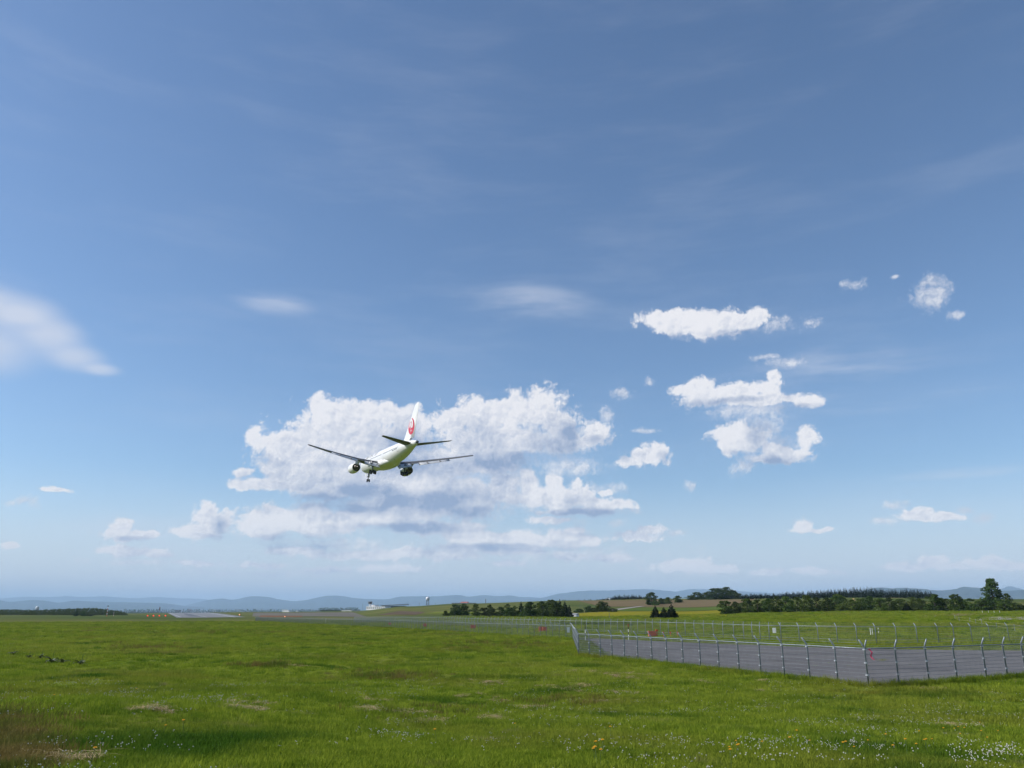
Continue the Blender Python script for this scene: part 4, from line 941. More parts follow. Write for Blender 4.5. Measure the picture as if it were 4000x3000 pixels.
# ------------------------------------------------------------------ perimeter fences
M_GALV = mat('galvanised_steel', (.27, .30, .34), .5, (.21, .24, .28), 6.0, 0, metal=.35)
M_WIRE = mat('fence_wire', (.27, .29, .32), .5, (.21, .23, .26), 3.0, 0, metal=.3)
M_CLAMP = mat('fence_clamp', (.45, .48, .52), .4, (.38, .41, .45), 8.0, 0, metal=.2)
def fence(name, label, sections, H, clamps, mesh_step, wire_n, prad=.03, wires_as_parts=False):
    """sections: (list of post feet, outward direction); posts with bent arms, top rail, wire net, barbed strands"""
    root = empty(name, sections[0][0][0]); o = Vector(sections[0][0][0]); tag(root, label, 'fence')
    ARM, UP = .28, .40
    for (feet, out) in sections:
        feet = [Vector(p) for p in feet]; out = Vector((out[0], out[1], 0)).normalized()
        pm = MB().tube([(0, 0, -.25), (0, 0, H), (out.x * .05, out.y * .05, H + .10), (out.x * ARM, out.y * ARM, H + UP)], [prad, prad, prad, prad * .85], 8).mesh('post', M_GALV, True)
        cm = MB().box((0, 0, 0), (.11, .09, .055)).mesh('clamp', M_CLAMP)
        t0 = (feet[-1] - feet[0]); ang = math.atan2(t0.y, t0.x)
        for i, p in enumerate(feet):
            q = link('post', pm, root, p - o)
            if clamps:
                for hh in (.30, .62, .97):
                    c = link('clamp', cm, q, (out.x * .035, out.y * .035, H * hh)); c.rotation_euler = (0, 0, ang)
        top = [p - o + Vector((0, 0, H)) for p in feet]
        MB().tube(top, .032, 6).build('top_rail', M_GALV, root, True)
        for k in range(3):
            f = (.28, .62, .97)[k]
            MB().tube([p - o + Vector((out.x * ARM * f, out.y * ARM * f, H + UP * f)) for p in feet], .0055, 4).build('barbed_wire', M_WIRE, root)
        hs = [H * (k + .4) / wire_n for k in range(wire_n)]
        if wires_as_parts:
            for h in hs: MB().tube([p - o + Vector((0, 0, h)) for p in feet], .0065, 4).build('wire', M_WIRE, root)
        net = MB()
        if not wires_as_parts:
            for h in hs: net.tube([p - o + Vector((0, 0, h)) for p in feet], .006, 3, False)
        for a, b in zip(feet, feet[1:]):
            n = max(1, int((b - a).length / mesh_step))
            for k in range(n):
                p = a.lerp(b, (k + .5) / n) - o; w = .0065
                t = (b - a).normalized() * w; net.add([p - t, p + t, p + t + Vector((0, 0, H)), p - t + Vector((0, 0, H))], [(0, 1, 2, 3)])
                s_ = Vector((-t.y, t.x, 0)); net.add([p - s_, p + s_, p + s_ + Vector((0, 0, H)), p - s_ + Vector((0, 0, H))], [(0, 1, 2, 3)])
        tag(net.build('wire_net', M_WIRE, root), kind='stuff')
    return root
def along(a, b, step):
    n = max(1, round((b - a).length / step)); return [Vector((q.x, q.y, gz(q.x, q.y))) for q in [a.lerp(b, i / n) for i in range(n + 1)]]
H1 = 1.73
c_near = hit(3394, 2683); c_mid = hit(2261, 2560); c_far = hit(2238, 2495)
secA = along(c_mid, c_near, 2.03)
secB = [c_near] + [hit(x, y) for x, y in ((3513, 2678), (3631, 2672), (3741, 2664), (3855, 2655), (3937, 2650), (4010, 2646), (4120, 2640), (4240, 2634))]
secR = along(c_far, c_mid, 1.5)
fence('perimeter_fence', 'nearest galvanised fence with angled tops, cornering beside the grey road', [(secA, (-.94, -.34)), (secB, (.05, -1)), (secR, (-1, 0))], H1, True, .075, 10, .042, True)
vdir = Vector((ray(520, HOR)[0], ray(520, HOR)[1], 0)).normalized()
secL = along(c_far, c_far + vdir * 330, 2.05)
fence('perimeter_fence', 'long fence running left from the corner towards the runway', [(secL, (-.9, -.45))], H1, False, .16, 8, .040)
f2 = [(2200, 2463), (2314, 2469), (2522, 2479), (2713, 2488), (2907, 2500), (3053, 2506), (3300, 2513), (3600, 2515), (3800, 2513), (4000, 2508), (4300, 2503)]
xs2 = [2206, 2228, 2250, 2272, 2292, 2314, 2338, 2362, 2387, 2413, 2438, 2466, 2492, 2522, 2550, 2581, 2612, 2645, 2678, 2713, 2750, 2788, 2826, 2868, 2907, 2940, 2971, 3007, 3053]
xs3 = [3053, 3124, 3198, 3273, 3350, 3425, 3505, 3586, 3669, 3731, 3800, 3870, 3944, 4020, 4100, 4200]
fy = lambda x: float(np.interp(x, [q[0] for q in f2], [q[1] for q in f2]))
p0 = hit(2206, fy(2206))
sec2 = [hit(x, fy(x)) for x in xs2]; sec3 = [hit(x, fy(x)) for x in xs3]
sec0 = along(p0, p0 + vdir * 170, 2.05)
fence('inner_fence', 'second fence with slightly bent posts on the far side of the grey road', [(sec0[::-1], (.7, .5)), (sec2, (.35, .6)), (sec3, (-.2, .6))], 1.92, False, .14, 9, .046)

# ------------------------------------------------------------------ things along the fences
M_ORANGE = mat('orange_equipment_paint', (.62, .10, .035), .5, (.50, .075, .03), 3.0)
M_PLATE = mat('white_sign_plate', (.78, .78, .77), .45, (.72, .72, .72), 4.0)
M_FAINT = mat('faded_sign_print', (.42, .43, .45), .6, (.5, .5, .5), 4.0)
def sign(name, p, rz, w, h, z0, label, lines=0):
    r = empty(name, p, rz); MB().box((0, 0, z0 + h / 2), (w, .02, h)).build('plate', M_PLATE, r)
    for k in range(lines):
        ww = w * (.78 if k % 2 == 0 else .6); MB().box((0, -.013, z0 + h * (.84 - k * .17)), (ww, .006, h * .07)).build('print_line', M_FAINT, r)
    return tag(r, label, 'sign')
pl = c_far.lerp(secL[1], .5); ps = c_far + (secL[1] - c_far).normalized() * 1.1
sign('sign_plate', (ps.x - .1, ps.y - .12, ps.z), .0, .42, .72, .82, 'blank white plate hung on the long fence just left of the corner')
p = hit(3028, fy(3028)); sign('sign_plate', (p.x - .02, p.y - .10, p.z), R(-18), .42, .62, 1.02, 'faded white sign with printed lines on the second fence', 5)
def cabinet(p, w, h, label, posts=0, group=None):
    r = empty('equipment_cabinet', p, .1)
    MB().box((0, 0, h * .55), (w, w * .55, h * .8)).build('body', M_ORANGE, r)
    MB().box((0, 0, h * .97), (w * 1.06, w * .62, .05)).build('lid', M_ORANGE, r)
    for sx in (-1, 1): MB().tube([(sx * w * .42, 0, -.1), (sx * w * .42, 0, h * .2)], .05, 6).build('leg', M_ORANGE, r)
    for k in range(posts):
        MB().tube([(w * (.62 + .16 * k), .1, -.1), (w * (.62 + .16 * k), .1, h * 1.05)], .045, 6).build('post', M_ORANGE, r)
        MB().box((w * (.62 + .16 * k), .1, h * 1.12), (.22, .22, .2)).build('lamp_box', M_ORANGE, r)
    return tag(r, label, 'cabinet', group)
cabinet(hit(2548, 2489), 1.05, .85, 'larger orange equipment cabinet with posts between the two fences', 2)
for i, x in enumerate((2592, 2620, 2648)):
    r = empty('marker_lamp', hit(x, 2489)); MB().tube([(0, 0, -.1), (0, 0, .55)], .03, 6).build('post', M_ORANGE, r); MB().box((0, 0, .64), (.20, .20, .22)).build('lamp_box', M_ORANGE, r)
    tag(r, f'{["left", "middle", "right"][i]} of three small orange marker lamps right of the large cabinet', 'lamp', 'orange marker lamps')
for i, (x, y, w, h) in enumerate(((1522, 2443, .9, .75), (1659, 2451, .9, .9), (1848, 2457, 1.1, .85), (2112, 2468, .62, .95), (2128, 2467, .8, .85))):
    cabinet(hit(x, y), w, h, f'small orange cabinet behind the long fence, {nth(i)}', 0, 'orange cabinets behind the long fence')
M_BLACK = mat('black_marker_paint', (.02, .02, .02), .6, (.03, .03, .03), 2.0)
M_REDP = mat('red_marker_paint', (.45, .05, .03), .6, (.38, .04, .03), 2.0)
M_YEL = mat('pale_yellow_paint', (.40, .35, .16), .6, (.34, .30, .13), 2.0)
def stake(p, bands, h, label, group=None):
    r = empty('marker_pole', p)
    for k, m in enumerate(bands):
        MB().tube([(0, 0, h * k / len(bands) - (.1 if k == 0 else 0)), (0, 0, h * (k + 1) / len(bands))], .045, 8).build('band', m, r)
    return tag(r, label, 'pole', group)
stake(hit(2287, 2506), [M_PLATE, M_PLATE, M_BLACK, M_PLATE, M_BLACK, M_BLACK], 2.05, 'black and white banded marker pole at the road edge')
stake(hit(2456, 2500), [M_PLATE, M_PLATE, M_BLACK, M_PLATE, M_BLACK, M_REDP], 2.05, 'banded marker pole with a red tip before the second fence')
stake(hit(3402, 2482), [M_PLATE, M_PLATE], 1.05, 'left white stake of the close pair behind the second fence')
stake(hit(3409, 2480), [M_PLATE, M_PLATE], .9, 'shorter right white stake of the close pair behind the second fence')
stake(hit(3433, 2477), [M_YEL, M_PLATE, M_BLACK, M_PLATE, M_YEL], 1.1, 'white and pale yellow banded stake behind the second fence')
stake(hit(1272, 2434), [M_PLATE, M_PLATE], 1.6, 'lone white stake behind the long fence near the runway')
# pink ribbon tied at the corner post
rb = MB(); vs = []
q = c_near + Vector((.16, -.10, H1 - .05))
for k in range(9):
    t = k / 8; vs += [(.05 * math.sin(t * 7) + t * .12, .02 * math.cos(t * 9), -t * .46), (.05 * math.sin(t * 7) + t * .12 + .085, .02 * math.cos(t * 9 + 1), -t * .46 - .01)]
rb.add(vs, [(2 * k, 2 * k + 1, 2 * k + 3, 2 * k + 2) for k in range(8)])
rb.add([(-.02, -.02, .04), (.09, -.02, .06), (.08, .03, .0), (-.01, .03, -.02)], [(0, 1, 2, 3)])
tag(rb.build('ribbon', mat('pink_ribbon', (.85, .12, .22), .6, (.75, .10, .20), 4.0), None, False, q), 'bright pink ribbon fluttering from the near fence beside its corner post', 'ribbon')
# rope fence at far right
rp = [hit(x, y) for x, y in ((3731, 2420), (3748, 2429), (3790, 2432), (3813, 2440), (3837, 2444), (3895, 2457), (3965, 2464), (4040, 2470))]
r = empty('rope_fence', rp[0]); o0 = rp[0].copy()
for p in rp: MB().tube([(0, 0, -.1), (0, 0, 1.0)], .035, 6).build('post', M_GALV, r, False, p - o0)
for h in (.92, .45):
    pts = []
    for a, b in zip(rp, rp[1:]):
        for k in range(4): t = k / 4; c = a.lerp(b, t) - o0; pts.append((c.x, c.y, c.z + h - .12 * math.sin(math.pi * t)))
    MB().tube(pts, .016, 5).build('rope', M_YEL, r)
tag(r, 'low rope fence with pale posts curving beside the gravel yard at far right', 'fence')
for i, x in enumerate((3838, 3862, 3884, 3906)):
    r = empty('fence_stake', hit(x, 2396)); MB().tube([(0, 0, -.1), (0, 0, .9)], .05, 6).tube([(-.07, 0, .78), (.07, 0, .78)], .02, 5).build('post', M_PLATE, r)
    tag(r, f'pale stake on the earth bank, {nth(i)} in the row of four', 'stake', 'stakes on the earth bank')

# ------------------------------------------------------------------ airfield buildings and lights in the distance
M_BW = mat('white_building_wall', (.74, .74, .73), .7, (.68, .68, .68), .2)
M_BG = mat('grey_building_wall', (.20, .21, .23), .6, (.16, .17, .19), .2)
M_GL = mat('dark_glazing', (.03, .04, .05), .15, (.04, .05, .06), .3)
M_ROOFR = mat('red_roof_sheet', (.45, .10, .07), .6, (.38, .09, .06), .4)
M_ROOFG = mat('grey_roof_sheet', (.33, .34, .36), .6, (.28, .29, .31), .4)
def px_w(n, D): return n / F_PX * D
def block(name, px, D, wpx, ytop, label, cat='building', wall=M_BW, roof=None, depth=None, win=0, pitched=False):
    p = at(px, D); r = empty(name, p, -.55); w = px_w(wpx, D); h = max(1.5, top_z(px, ytop, D) - p.z); d = depth or max(6.0, w * .35)
    hw = h * (.72 if pitched else .93)
    MB().box((0, 0, hw / 2 - .3), (w, d, hw + .6)).build('wall', wall, r)
    if pitched:
        MB().add([(-w * .54, -d * .56, hw), (w * .54, -d * .56, hw), (w * .54, d * .56, hw), (-w * .54, d * .56, hw), (-w * .54, 0, h), (w * .54, 0, h)], [(0, 1, 5, 4), (2, 3, 4, 5), (0, 4, 3), (1, 2, 5), (3, 2, 1, 0)]).build('roof', roof or M_ROOFG, r)
    else: MB().box((0, 0, hw + (h - hw) / 2), (w * 1.03, d * 1.06, h - hw)).build('roof', roof or wall, r)
    for k in range(win):
        ww = w / (win * 1.6); x = w * ((k + .5) / win - .5); f = MB().box((x, -d / 2 - .04, hw * .55), (ww, .08, hw * .34)).build('window', M_GL, r)
        MB().box((x, -d / 2 - .10, hw * .36), (ww * 1.1, .12, hw * .04)).build('sill', M_BW, f)
    return tag(r, label, cat)
def tower():
    D = 1750; p = at(1445, D); r = empty('control_tower', p); h = top_z(1445, 2347, D) - p.z; s = px_w(9, D)
    MB().lathe([(-.5, s * .62), (h * .35, s * .52), (h * .62, s * .50), (h * .66, s * .62)], 8, 'z', (0, 0, 0), True, True).build('shaft', M_BW, r)
    g = MB().lathe([(h * .66, s * .9), (h * .70, s * .95)], 8, 'z', (0, 0, 0), True, True).build('gallery', M_BG, r)
    MB().lathe([(h * .70, s * .70), (h * .86, s * .88)], 8, 'z', (0, 0, 0), True, True).build('cab_glass', M_GL, r)
    for k in range(8):
        a = math.pi / 4 * k; MB().tube([(s * .71 * math.cos(a), s * .71 * math.sin(a), h * .70), (s * .89 * math.cos(a), s * .89 * math.sin(a), h * .86)], .16, 4).build('mullion', M_BW, r)
    MB().lathe([(h * .86, s * 1.0), (h * .91, s * 1.0), (h * .94, s * .5)], 8, 'z', (0, 0, 0), True, True).build('roof', M_BG, r)
    for dx in (-.3, .25): MB().tube([(s * dx, 0, h * .93), (s * dx, 0, h * 1.06)], .12, 4).build('aerial', M_BG, r)
    tag(r, 'white air traffic control tower with dark glazed cab beside the terminal', 'tower')
tower()
block('airport_office', 1478, 1740, 92, 2369, 'long white airport office block at the foot of the control tower', win=9)
block('airport_office', 1462, 1760, 34, 2363, 'taller white block right behind the foot of the control tower', win=3)
def terminal():
    D = 1900; p = at(1540, D); r = empty('terminal_building', p); w = px_w(86, D); d = 30.0; h = top_z(1540, 2359, D) - p.z
    MB().box((0, 0, h * .3), (w, d, h * .62)).build('wall', M_BG, r)
    for k in range(10):
        x = w * ((k + .5) / 10 - .5); f = MB().box((x, -d / 2 - .1, h * .36), (w * .085, .2, h * .36)).build('window', M_GL, r)
    MB().add([(-w * .55, -d * .6, h * .62), (w * .60, -d * .6, h * .80), (w * .60, d * .6, h * .80), (-w * .55, d * .6, h * .62), (-w * .55, -d * .6, h * .74), (w * .60, -d * .6, h * 1.0), (w * .60, d * .6, h * 1.0), (-w * .55, d * .6, h * .74)], [(0, 1, 5, 4), (1, 2, 6, 5), (2, 3, 7, 6), (3, 0, 4, 7), (4, 5, 6, 7), (3, 2, 1, 0)]).build('roof', M_ROOFG, r)
    tag(r, 'dark airport terminal with a rising slab roof right of the control tower', 'building')
terminal()
block('hangar', 1368, 1500, 52, 2385, 'long low white hangar left of the control tower', win=0, depth=18, roof=M_BW)
block('airport_shed', 1122, 2000, 36, 2383, 'low white building beside the far apron', win=4)
block('airport_shed', 1163, 2000, 5, 2385, 'tiny pale hut right of the low white building on the far apron')
block('hangar', 1245, 2200, 18, 2385.5, 'small grey hangar beyond the apron', wall=M_BG)
block('farm_shed', 2244, 400, 25, 2396, 'white shed at the right end of the copse', 'shed', pitched=True, depth=3.0)
block('house', 2378, 950, 18, 2342, 'small white house on the skyline above the brown field', 'house', pitched=True, win=2, roof=M_BW)
block('pavilion', 1812, 1150, 90, 2355, 'long low pavilion on the ridge behind the copse', roof=M_BG, wall=M_BG, win=8)
block('pavilion', 1815, 1180, 30, 2351, 'red-roofed hall on top of the ridge behind the copse', pitched=True, roof=M_ROOFR)
block('farm_house', 1956, 1200, 26, 2355, 'white farmhouse on the ridge right of the tall mast', 'house', pitched=True, roof=M_BW, win=3)
def radome(px, yc, rpx, D, label):
    p = at(px, D); r = empty('radar_dome', p); R_ = px_w(rpx, D); zc = top_z(px, yc, D) - p.z; b = zc - R_ * .8; w = R_ * .62
    MB().sphere((0, 0, zc), R_, 20, 12).build('dome', mat('radome_shell', (.72, .73, .74), .5, (.66, .67, .68), .3), r, True)
    MB().lathe([(b - .25, R_ * .95), (b, R_ * .95)], 12, 'z', (0, 0, 0), True, True).build('platform', M_BG, r)
    for sx in (-1, 1):
        for sy in (-1, 1): MB().tube([(sx * w * 1.2, sy * w * 1.2, -.3), (sx * w * .8, sy * w * .8, b)], .14, 5).build('leg', M_STRUT, r)
    for k in range(3):
        z0, z1 = b * k / 3, b * (k + 1) / 3
        for sy in (-1, 1): MB().tube([(-w * 1.1, sy * w, z0), (w * 1.1, sy * w, z1)], .09, 4).tube([(w * 1.1, sy * w, z0), (-w * 1.1, sy * w, z1)], .09, 4).build('cross_brace', M_STRUT, r)
    tag(r, label, 'radar')
radome(1670, 2338.5, 7.3, 900, 'white radar dome on a lattice tower on the ridge')
radome(146, 2375, 6.6, 1150, 'white radar dome rising from the far left wood')
def mast(px, ytop, D, label, cat='mast', banded=False, rr=.14, head=False, arms=0):
    p = at(px, D); r = empty('mast', p); h = max(2.0, top_z(px, ytop, D) - p.z); n = 6 if banded else 1
    for k in range(n): MB().tube([(0, 0, h * k / n - .2), (0, 0, h * (k + 1) / n)], rr, 6).build('pole_band' if banded else 'pole', (M_REDP if k % 2 == 0 else M_PLATE) if banded else M_STRUT, r)
    if head: MB().box((.15, 0, h + .3), (1.2, .8, 1.1)).build('head', M_BG, r)
    for k in range(arms): MB().tube([(-.9, 0, h * (.97 - .07 * k)), (.9, 0, h * (.97 - .07 * k))], .07, 4).build('crossarm', M_STRUT, r)
    tag(r, label, cat)
mast(421, 2369, 780, 'red and white banded mast with a dark head left of the runway', banded=True, rr=.26, head=True)
mast(447, 2390, 800, 'shorter red and white mast right of the banded mast', banded=True, rr=.16)
mast(1897, 2340, 1100, 'tall dark mast on the ridge behind the copse', rr=.5)
for i, (x, y, D) in enumerate(((1416, 2357, 1700), (1458, 2356, 1690), (1605, 2361, 1300), (1637, 2355, 1050), (1700, 2362, 1000))):
    mast(x, y, D, f'slim lamp mast near the terminal, {nth(i)}', rr=.17, arms=1)
for i, (x, y, D) in enumerate(((2265, 2371, 600), (2379, 2396, 340), (3460, 2338, 640))):
    mast(x, y, D, ['utility pole beside the hedge behind the copse', 'short post in the yellow field', 'pole by the grain field behind the tree belt'][i], 'pole', rr=.09, arms=1 if i != 1 else 0)
# runway lights burning red
M_LAMPR = mat('lit_red_lamp', (.8, .1, .05), .3, None, emit=((1.0, .02, .012), 4.0))
M_LAMPW = mat('lit_warm_lamp', (.8, .7, .5), .3, None, emit=((1.0, .40, .18), 2.5))
def papi(px, py, i, label, m=None, rr=.24, group='red runway lamps'):
    p = hit(px, py + 5); r = empty('runway_lamp', p); k = p.y / 520
    MB().box((0, 0, .62 * k), (1.1 * k, .8 * k, .36 * k)).build('housing', M_ORANGE, r)
    for sx in (-1, 1): MB().tube([(sx * .4 * k, 0, -.1), (sx * .4 * k, 0, .5 * k)], .06 * k, 5).build('leg', M_ORANGE, r)
    MB().sphere((0, -.42 * k, .64 * k), rr * k, 12, 8).build('lens', m or M_LAMPR, r, True)
    tag(r, label, 'lamp', group)
for i, x in enumerate((577, 600, 623, 647)): papi(x, 2404, i, f'lit red lamp, {nth(i)} of four left of the runway')
papi(936, 2400, 0, 'single warm lamp right of the runway', M_LAMPW, .24, None)
papi(1113, 2407.5, 0, 'single warm lamp beside the reddish bare soil', M_LAMPW, .24, None)
r = empty('windsock', hit(621, 2405)); k = 1.9
MB().tube([(0, 0, -.1), (0, 0, 3.2 * k)], .07 * k, 6).build('pole', M_STRUT, r)
MB().lathe([(0, .38 * k), (1.0 * k, .32 * k), (2.0 * k, .22 * k)], 12, 'z', (0, 0, 3.3 * k), False, False).build('sock', mat('windsock_cloth', (.16, .07, .05), .8, (.2, .1, .08), 1.0), r, True).rotation_euler = (0, .0, 0)
tag(r, 'dark windsock standing among the red runway lamps', 'windsock')

# ------------------------------------------------------------------ the meadow: grass, clover, clippings (each a mass nobody could count)
def blade_patch(seed, n, width, hmin, hmax, bw, lay=.35):
    rg = np.random.default_rng(seed); vs, fs = [], []
    for i in range(n):
        r = width * math.sqrt(rg.uniform()); a = rg.uniform(0, 6.283); x, y = r * math.cos(a), r * math.sin(a); h = rg.uniform(hmin, hmax)
        b = rg.uniform(0, 6.283); ln = h * rg.uniform(.1, lay); dx, dy = math.cos(b) * ln, math.sin(b) * ln; t = rg.uniform(0, 6.283); wx, wy = math.cos(t) * bw, math.sin(t) * bw; o = len(vs)
        vs += [(x - wx, y - wy, -.02), (x + wx, y + wy, -.02), (x + dx * .4 - wx * .8, y + dy * .4 - wy * .8, h * .6), (x + dx * .4 + wx * .8, y + dy * .4 + wy * .8, h * .6), (x + dx, y + dy, h)]
        fs += [(o, o + 1, o + 3, o + 2), (o + 2, o + 3, o + 4)]
    me = bpy.data.meshes.new('blades'); me.from_pydata(vs, [], fs); return me
def world_mat(name, cols, scales, trans=.25, rough=.6):
    """leaf colour that drifts across the meadow: a base pair, then patches of other growth and painted sunlight"""
    m = bpy.data.materials.new(name); m.use_nodes = True; nt = m.node_tree; N, L = nt.nodes, nt.links; b = N['Principled BSDF']; b.inputs['Roughness'].default_value = rough; b.inputs['Specular IOR Level'].default_value = .04
    geo = N.new('ShaderNodeNewGeometry'); oi = N.new('ShaderNodeObjectInfo')
    mx = N.new('ShaderNodeMix'); mx.data_type = 'RGBA'; L.new(oi.outputs['Random'], mx.inputs[0]); mx.inputs[6].default_value = (*cols[0], 1); mx.inputs[7].default_value = (*cols[1], 1); cur = mx.outputs[2]
    for (c, sc, lo, hi) in scales:
        n = N.new('ShaderNodeTexNoise'); n.inputs['Scale'].default_value = sc; n.inputs['Detail'].default_value = 4; L.new(geo.outputs['Position'], n.inputs['Vector'])
        r = N.new('ShaderNodeMapRange'); r.inputs[1].default_value, r.inputs[2].default_value = lo, hi; L.new(n.outputs[0], r.inputs[0])
        q = N.new('ShaderNodeMix'); q.data_type = 'RGBA'; L.new(r.outputs[0], q.inputs[0]); L.new(cur, q.inputs[6]); q.inputs[7].default_value = (*c, 1); cur = q.outputs[2]
    L.new(cur, b.inputs['Base Color']); tr = N.new('ShaderNodeBsdfTranslucent'); L.new(cur, tr.inputs[0]); ms = N.new('ShaderNodeMixShader'); ms.inputs[0].default_value = trans
    L.new(b.outputs[0], ms.inputs[1]); L.new(tr.outputs[0], ms.inputs[2]); L.new(ms.outputs[0], N['Material Output'].inputs[0]); return m
M_GRASS = world_mat('meadow_grass', ((.115, .185, .012), (.30, .36, .036)), (((.30, .33, .045), .03, .50, .68), ((.22, .225, .034), .085, .50, .70), ((.060, .13, .012), .21, .52, .70), ((.25, .19, .07), .05, .60, .76), ((.28, .24, .11), .6, .63, .80)), .40)  # first, broadest patch is a sunlit band painted into the blades
M_CLOVER = mat('clover_white', (.55, .55, .48), .8, (.42, .40, .33), 30.0)
M_STRAW = world_mat('dry_clippings', ((.34, .26, .13), (.46, .36, .20)), (((.25, .20, .09), 1.2, .5, .7),), .1)
def scatter(name, pts, scl, meshes, kind='stuff', label=None, cat=None, seed=0):
    """one object whose points carry copies of a few small meshes"""
    me = bpy.data.meshes.new(name); me.from_pydata([tuple(p) for p in pts], [], [])
    a = me.attributes.new('scl', 'FLOAT', 'POINT'); a.data.foreach_set('value', np.asarray(scl, np.float32))
    ro = me.attributes.new('rot', 'FLOAT_VECTOR', 'POINT'); rr = np.zeros((len(pts), 3), np.float32); rg = np.random.default_rng(seed); rr[:, 2] = rg.uniform(0, 6.283, len(pts)); rr[:, :2] = rg.normal(0, .10, (len(pts), 2)); ro.data.foreach_set('vector', rr.ravel())
    o = link(name, me); src = bpy.data.collections.new(name + '_source')
    for i, q in enumerate(meshes): src.objects.link(bpy.data.objects.new(name + '_piece', q))
    g = bpy.data.node_groups.new(name + '_nodes', 'GeometryNodeTree'); g.interface.new_socket(name='Geometry', in_out='INPUT', socket_type='NodeSocketGeometry'); g.interface.new_socket(name='Geometry', in_out='OUTPUT', socket_type='NodeSocketGeometry')
    N, L = g.nodes, g.links; gi, go = N.new('NodeGroupInput'), N.new('NodeGroupOutput')
    ci = N.new('GeometryNodeCollectionInfo'); ci.inputs[0].default_value = src; ci.inputs['Separate Children'].default_value = True; ci.inputs['Reset Children'].default_value = True
    ip = N.new('GeometryNodeInstanceOnPoints'); ip.inputs['Pick Instance'].default_value = True
    na = N.new('GeometryNodeInputNamedAttribute'); na.data_type = 'FLOAT'; na.inputs[0].default_value = 'scl'
    nb = N.new('GeometryNodeInputNamedAttribute'); nb.data_type = 'FLOAT_VECTOR'; nb.inputs[0].default_value = 'rot'
    rv = N.new('FunctionNodeRandomValue'); rv.data_type = 'INT'; rv.inputs[4].default_value = 0; rv.inputs[5].default_value = len(meshes) - 1
    L.new(gi.outputs[0], ip.inputs['Points']); L.new(ci.outputs[0], ip.inputs['Instance']); L.new(rv.outputs[2], ip.inputs['Instance Index']); L.new(na.outputs[0], ip.inputs['Scale']); L.new(nb.outputs[0], ip.inputs['Rotation']); L.new(ip.outputs[0], go.inputs[0])
    md = o.modifiers.new('scatter', 'NODES'); md.node_group = g
    return tag(o, label, cat, kind=kind)
def wedge(n, r0, r1, power, half=.70):
    """points of the land ahead, thinning out with distance as r**-power per square metre"""
    u = rng.uniform(0, 1, n); e = 2 - power
    r = (r0 ** e + u * (r1 ** e - r0 ** e)) ** (1 / e) if abs(e) > 1e-6 else r0 * (r1 / r0) ** u
    a = rng.uniform(-half, half, n); return r * np.sin(a), r * np.cos(a), r
def off_road(x, y): return ~in_poly(x, y, road_xy)
def nfield(x, y, s, z=0.0): return np.array([mnoise.fractal(Vector((a * s, b * s, z)), .9, 2.0, 3) for a, b in zip(x, y)])

GR = []
for i in range(4):
    me = blade_patch(700 + i, 46, .17, .035, .095, .0042, .7); me.materials.append(M_GRASS); GR.append(me)
x1, y1, r1 = wedge(13000, 2.5, 15, 0.0); x2, y2, r2 = wedge(66000, 15, 420, 1.62)
x, y, r = np.concatenate([x1, x2]), np.concatenate([y1, y2]), np.concatenate([r1, r2]); k = off_road(x, y); x, y, r = x[k], y[k], r[k]
tuft = nfield(x, y, .35); z = ground(x, y)
sc_ = np.clip((r / 15), 1, 28) ** .5 * rng.uniform(.75, 1.2, len(x)) * (1 + np.clip(tuft, -.5, .8) * .55)
scatter('grass', np.stack([x, y, z], 1), sc_, GR, label='short green meadow grass covering the foreground', cat='grass', seed=1)
# taller fringe along the foot of the near fence
TALLG = []
for i in range(3):
    me = blade_patch(720 + i, 26, .13, .10, .34, .0045, .5); me.materials.append(M_GRASS); TALLG.append(me)
P_, S_ = [], []
for sec, out, n in ((secA, Vector((-.94, -.34, 0)), 520), (secB, Vector((.05, -1, 0)), 420), (secR, Vector((-1, 0, 0)), 160), (secL[:40], Vector((-.9, -.45, 0)), 300)):
    for i in range(n):
        t = random.uniform(0, len(sec) - 1.001); j = int(t); p = sec[j].lerp(sec[j + 1], t - j) + out * random.gauss(.22, .18); P_.append((p.x, p.y, gz(p.x, p.y))); S_.append(random.uniform(.7, 1.4))
xw, yw, rw = wedge(9000, 7, 130, 1.15); kk = off_road(xw, yw) & (nfield(xw, yw, .22, 5) > .12)
P_ += list(zip(xw[kk], yw[kk], ground(xw[kk], yw[kk]))); S_ += list(rng.uniform(.35, .85, int(kk.sum())) * np.clip(rw[kk] / 25, 1, 3) ** .5)
scatter('tall_grass', P_, S_, TALLG, label='taller grass tufts along the fence foot and dotted over the meadow', cat='grass', seed=2)

# white clover heads in drifts
def puff(seed):
    rg = np.random.default_rng(seed); mb = MB()
    for i in range(3):
        a = rg.uniform(0, 6.28); d = rg.uniform(0, .07); h = rg.uniform(.06, .11); mb.sphere((d * math.cos(a), d * math.sin(a), h), (.0062, .0062, .006), 6, 4)
    me = mb.mesh('clover_heads', M_CLOVER); return me
x, y, r = wedge(24000, 5, 44, .45); n_ = nfield(x, y, .30, 9.0) + .35 * nfield(x, y, 1.1, 3.0)
k = off_road(x, y) & (n_ > .02 + rng.uniform(0, .95, len(x))); x, y = x[k], y[k]
P_ = np.stack([x, y, ground(x, y)], 1); S_ = rng.uniform(.8, 1.5, len(x))
scatter('clover_flowers', P_, S_, [puff(i) for i in range(4)], label='white clover heads speckling the meadow in drifts', cat='clover', seed=3)
c0 = [hit(random.gauss(3890, 70), random.gauss(2965, 17)) for _ in range(60)] + [hit(random.gauss(3300, 330), random.gauss(2990, 10)) for _ in range(30)]
scatter('tall_clover', [tuple(p) for p in c0], [random.uniform(1.2, 1.9) for _ in c0], [puff(i + 20) for i in range(3)], label='cluster of taller white clover at the bottom right', cat='clover', seed=4)

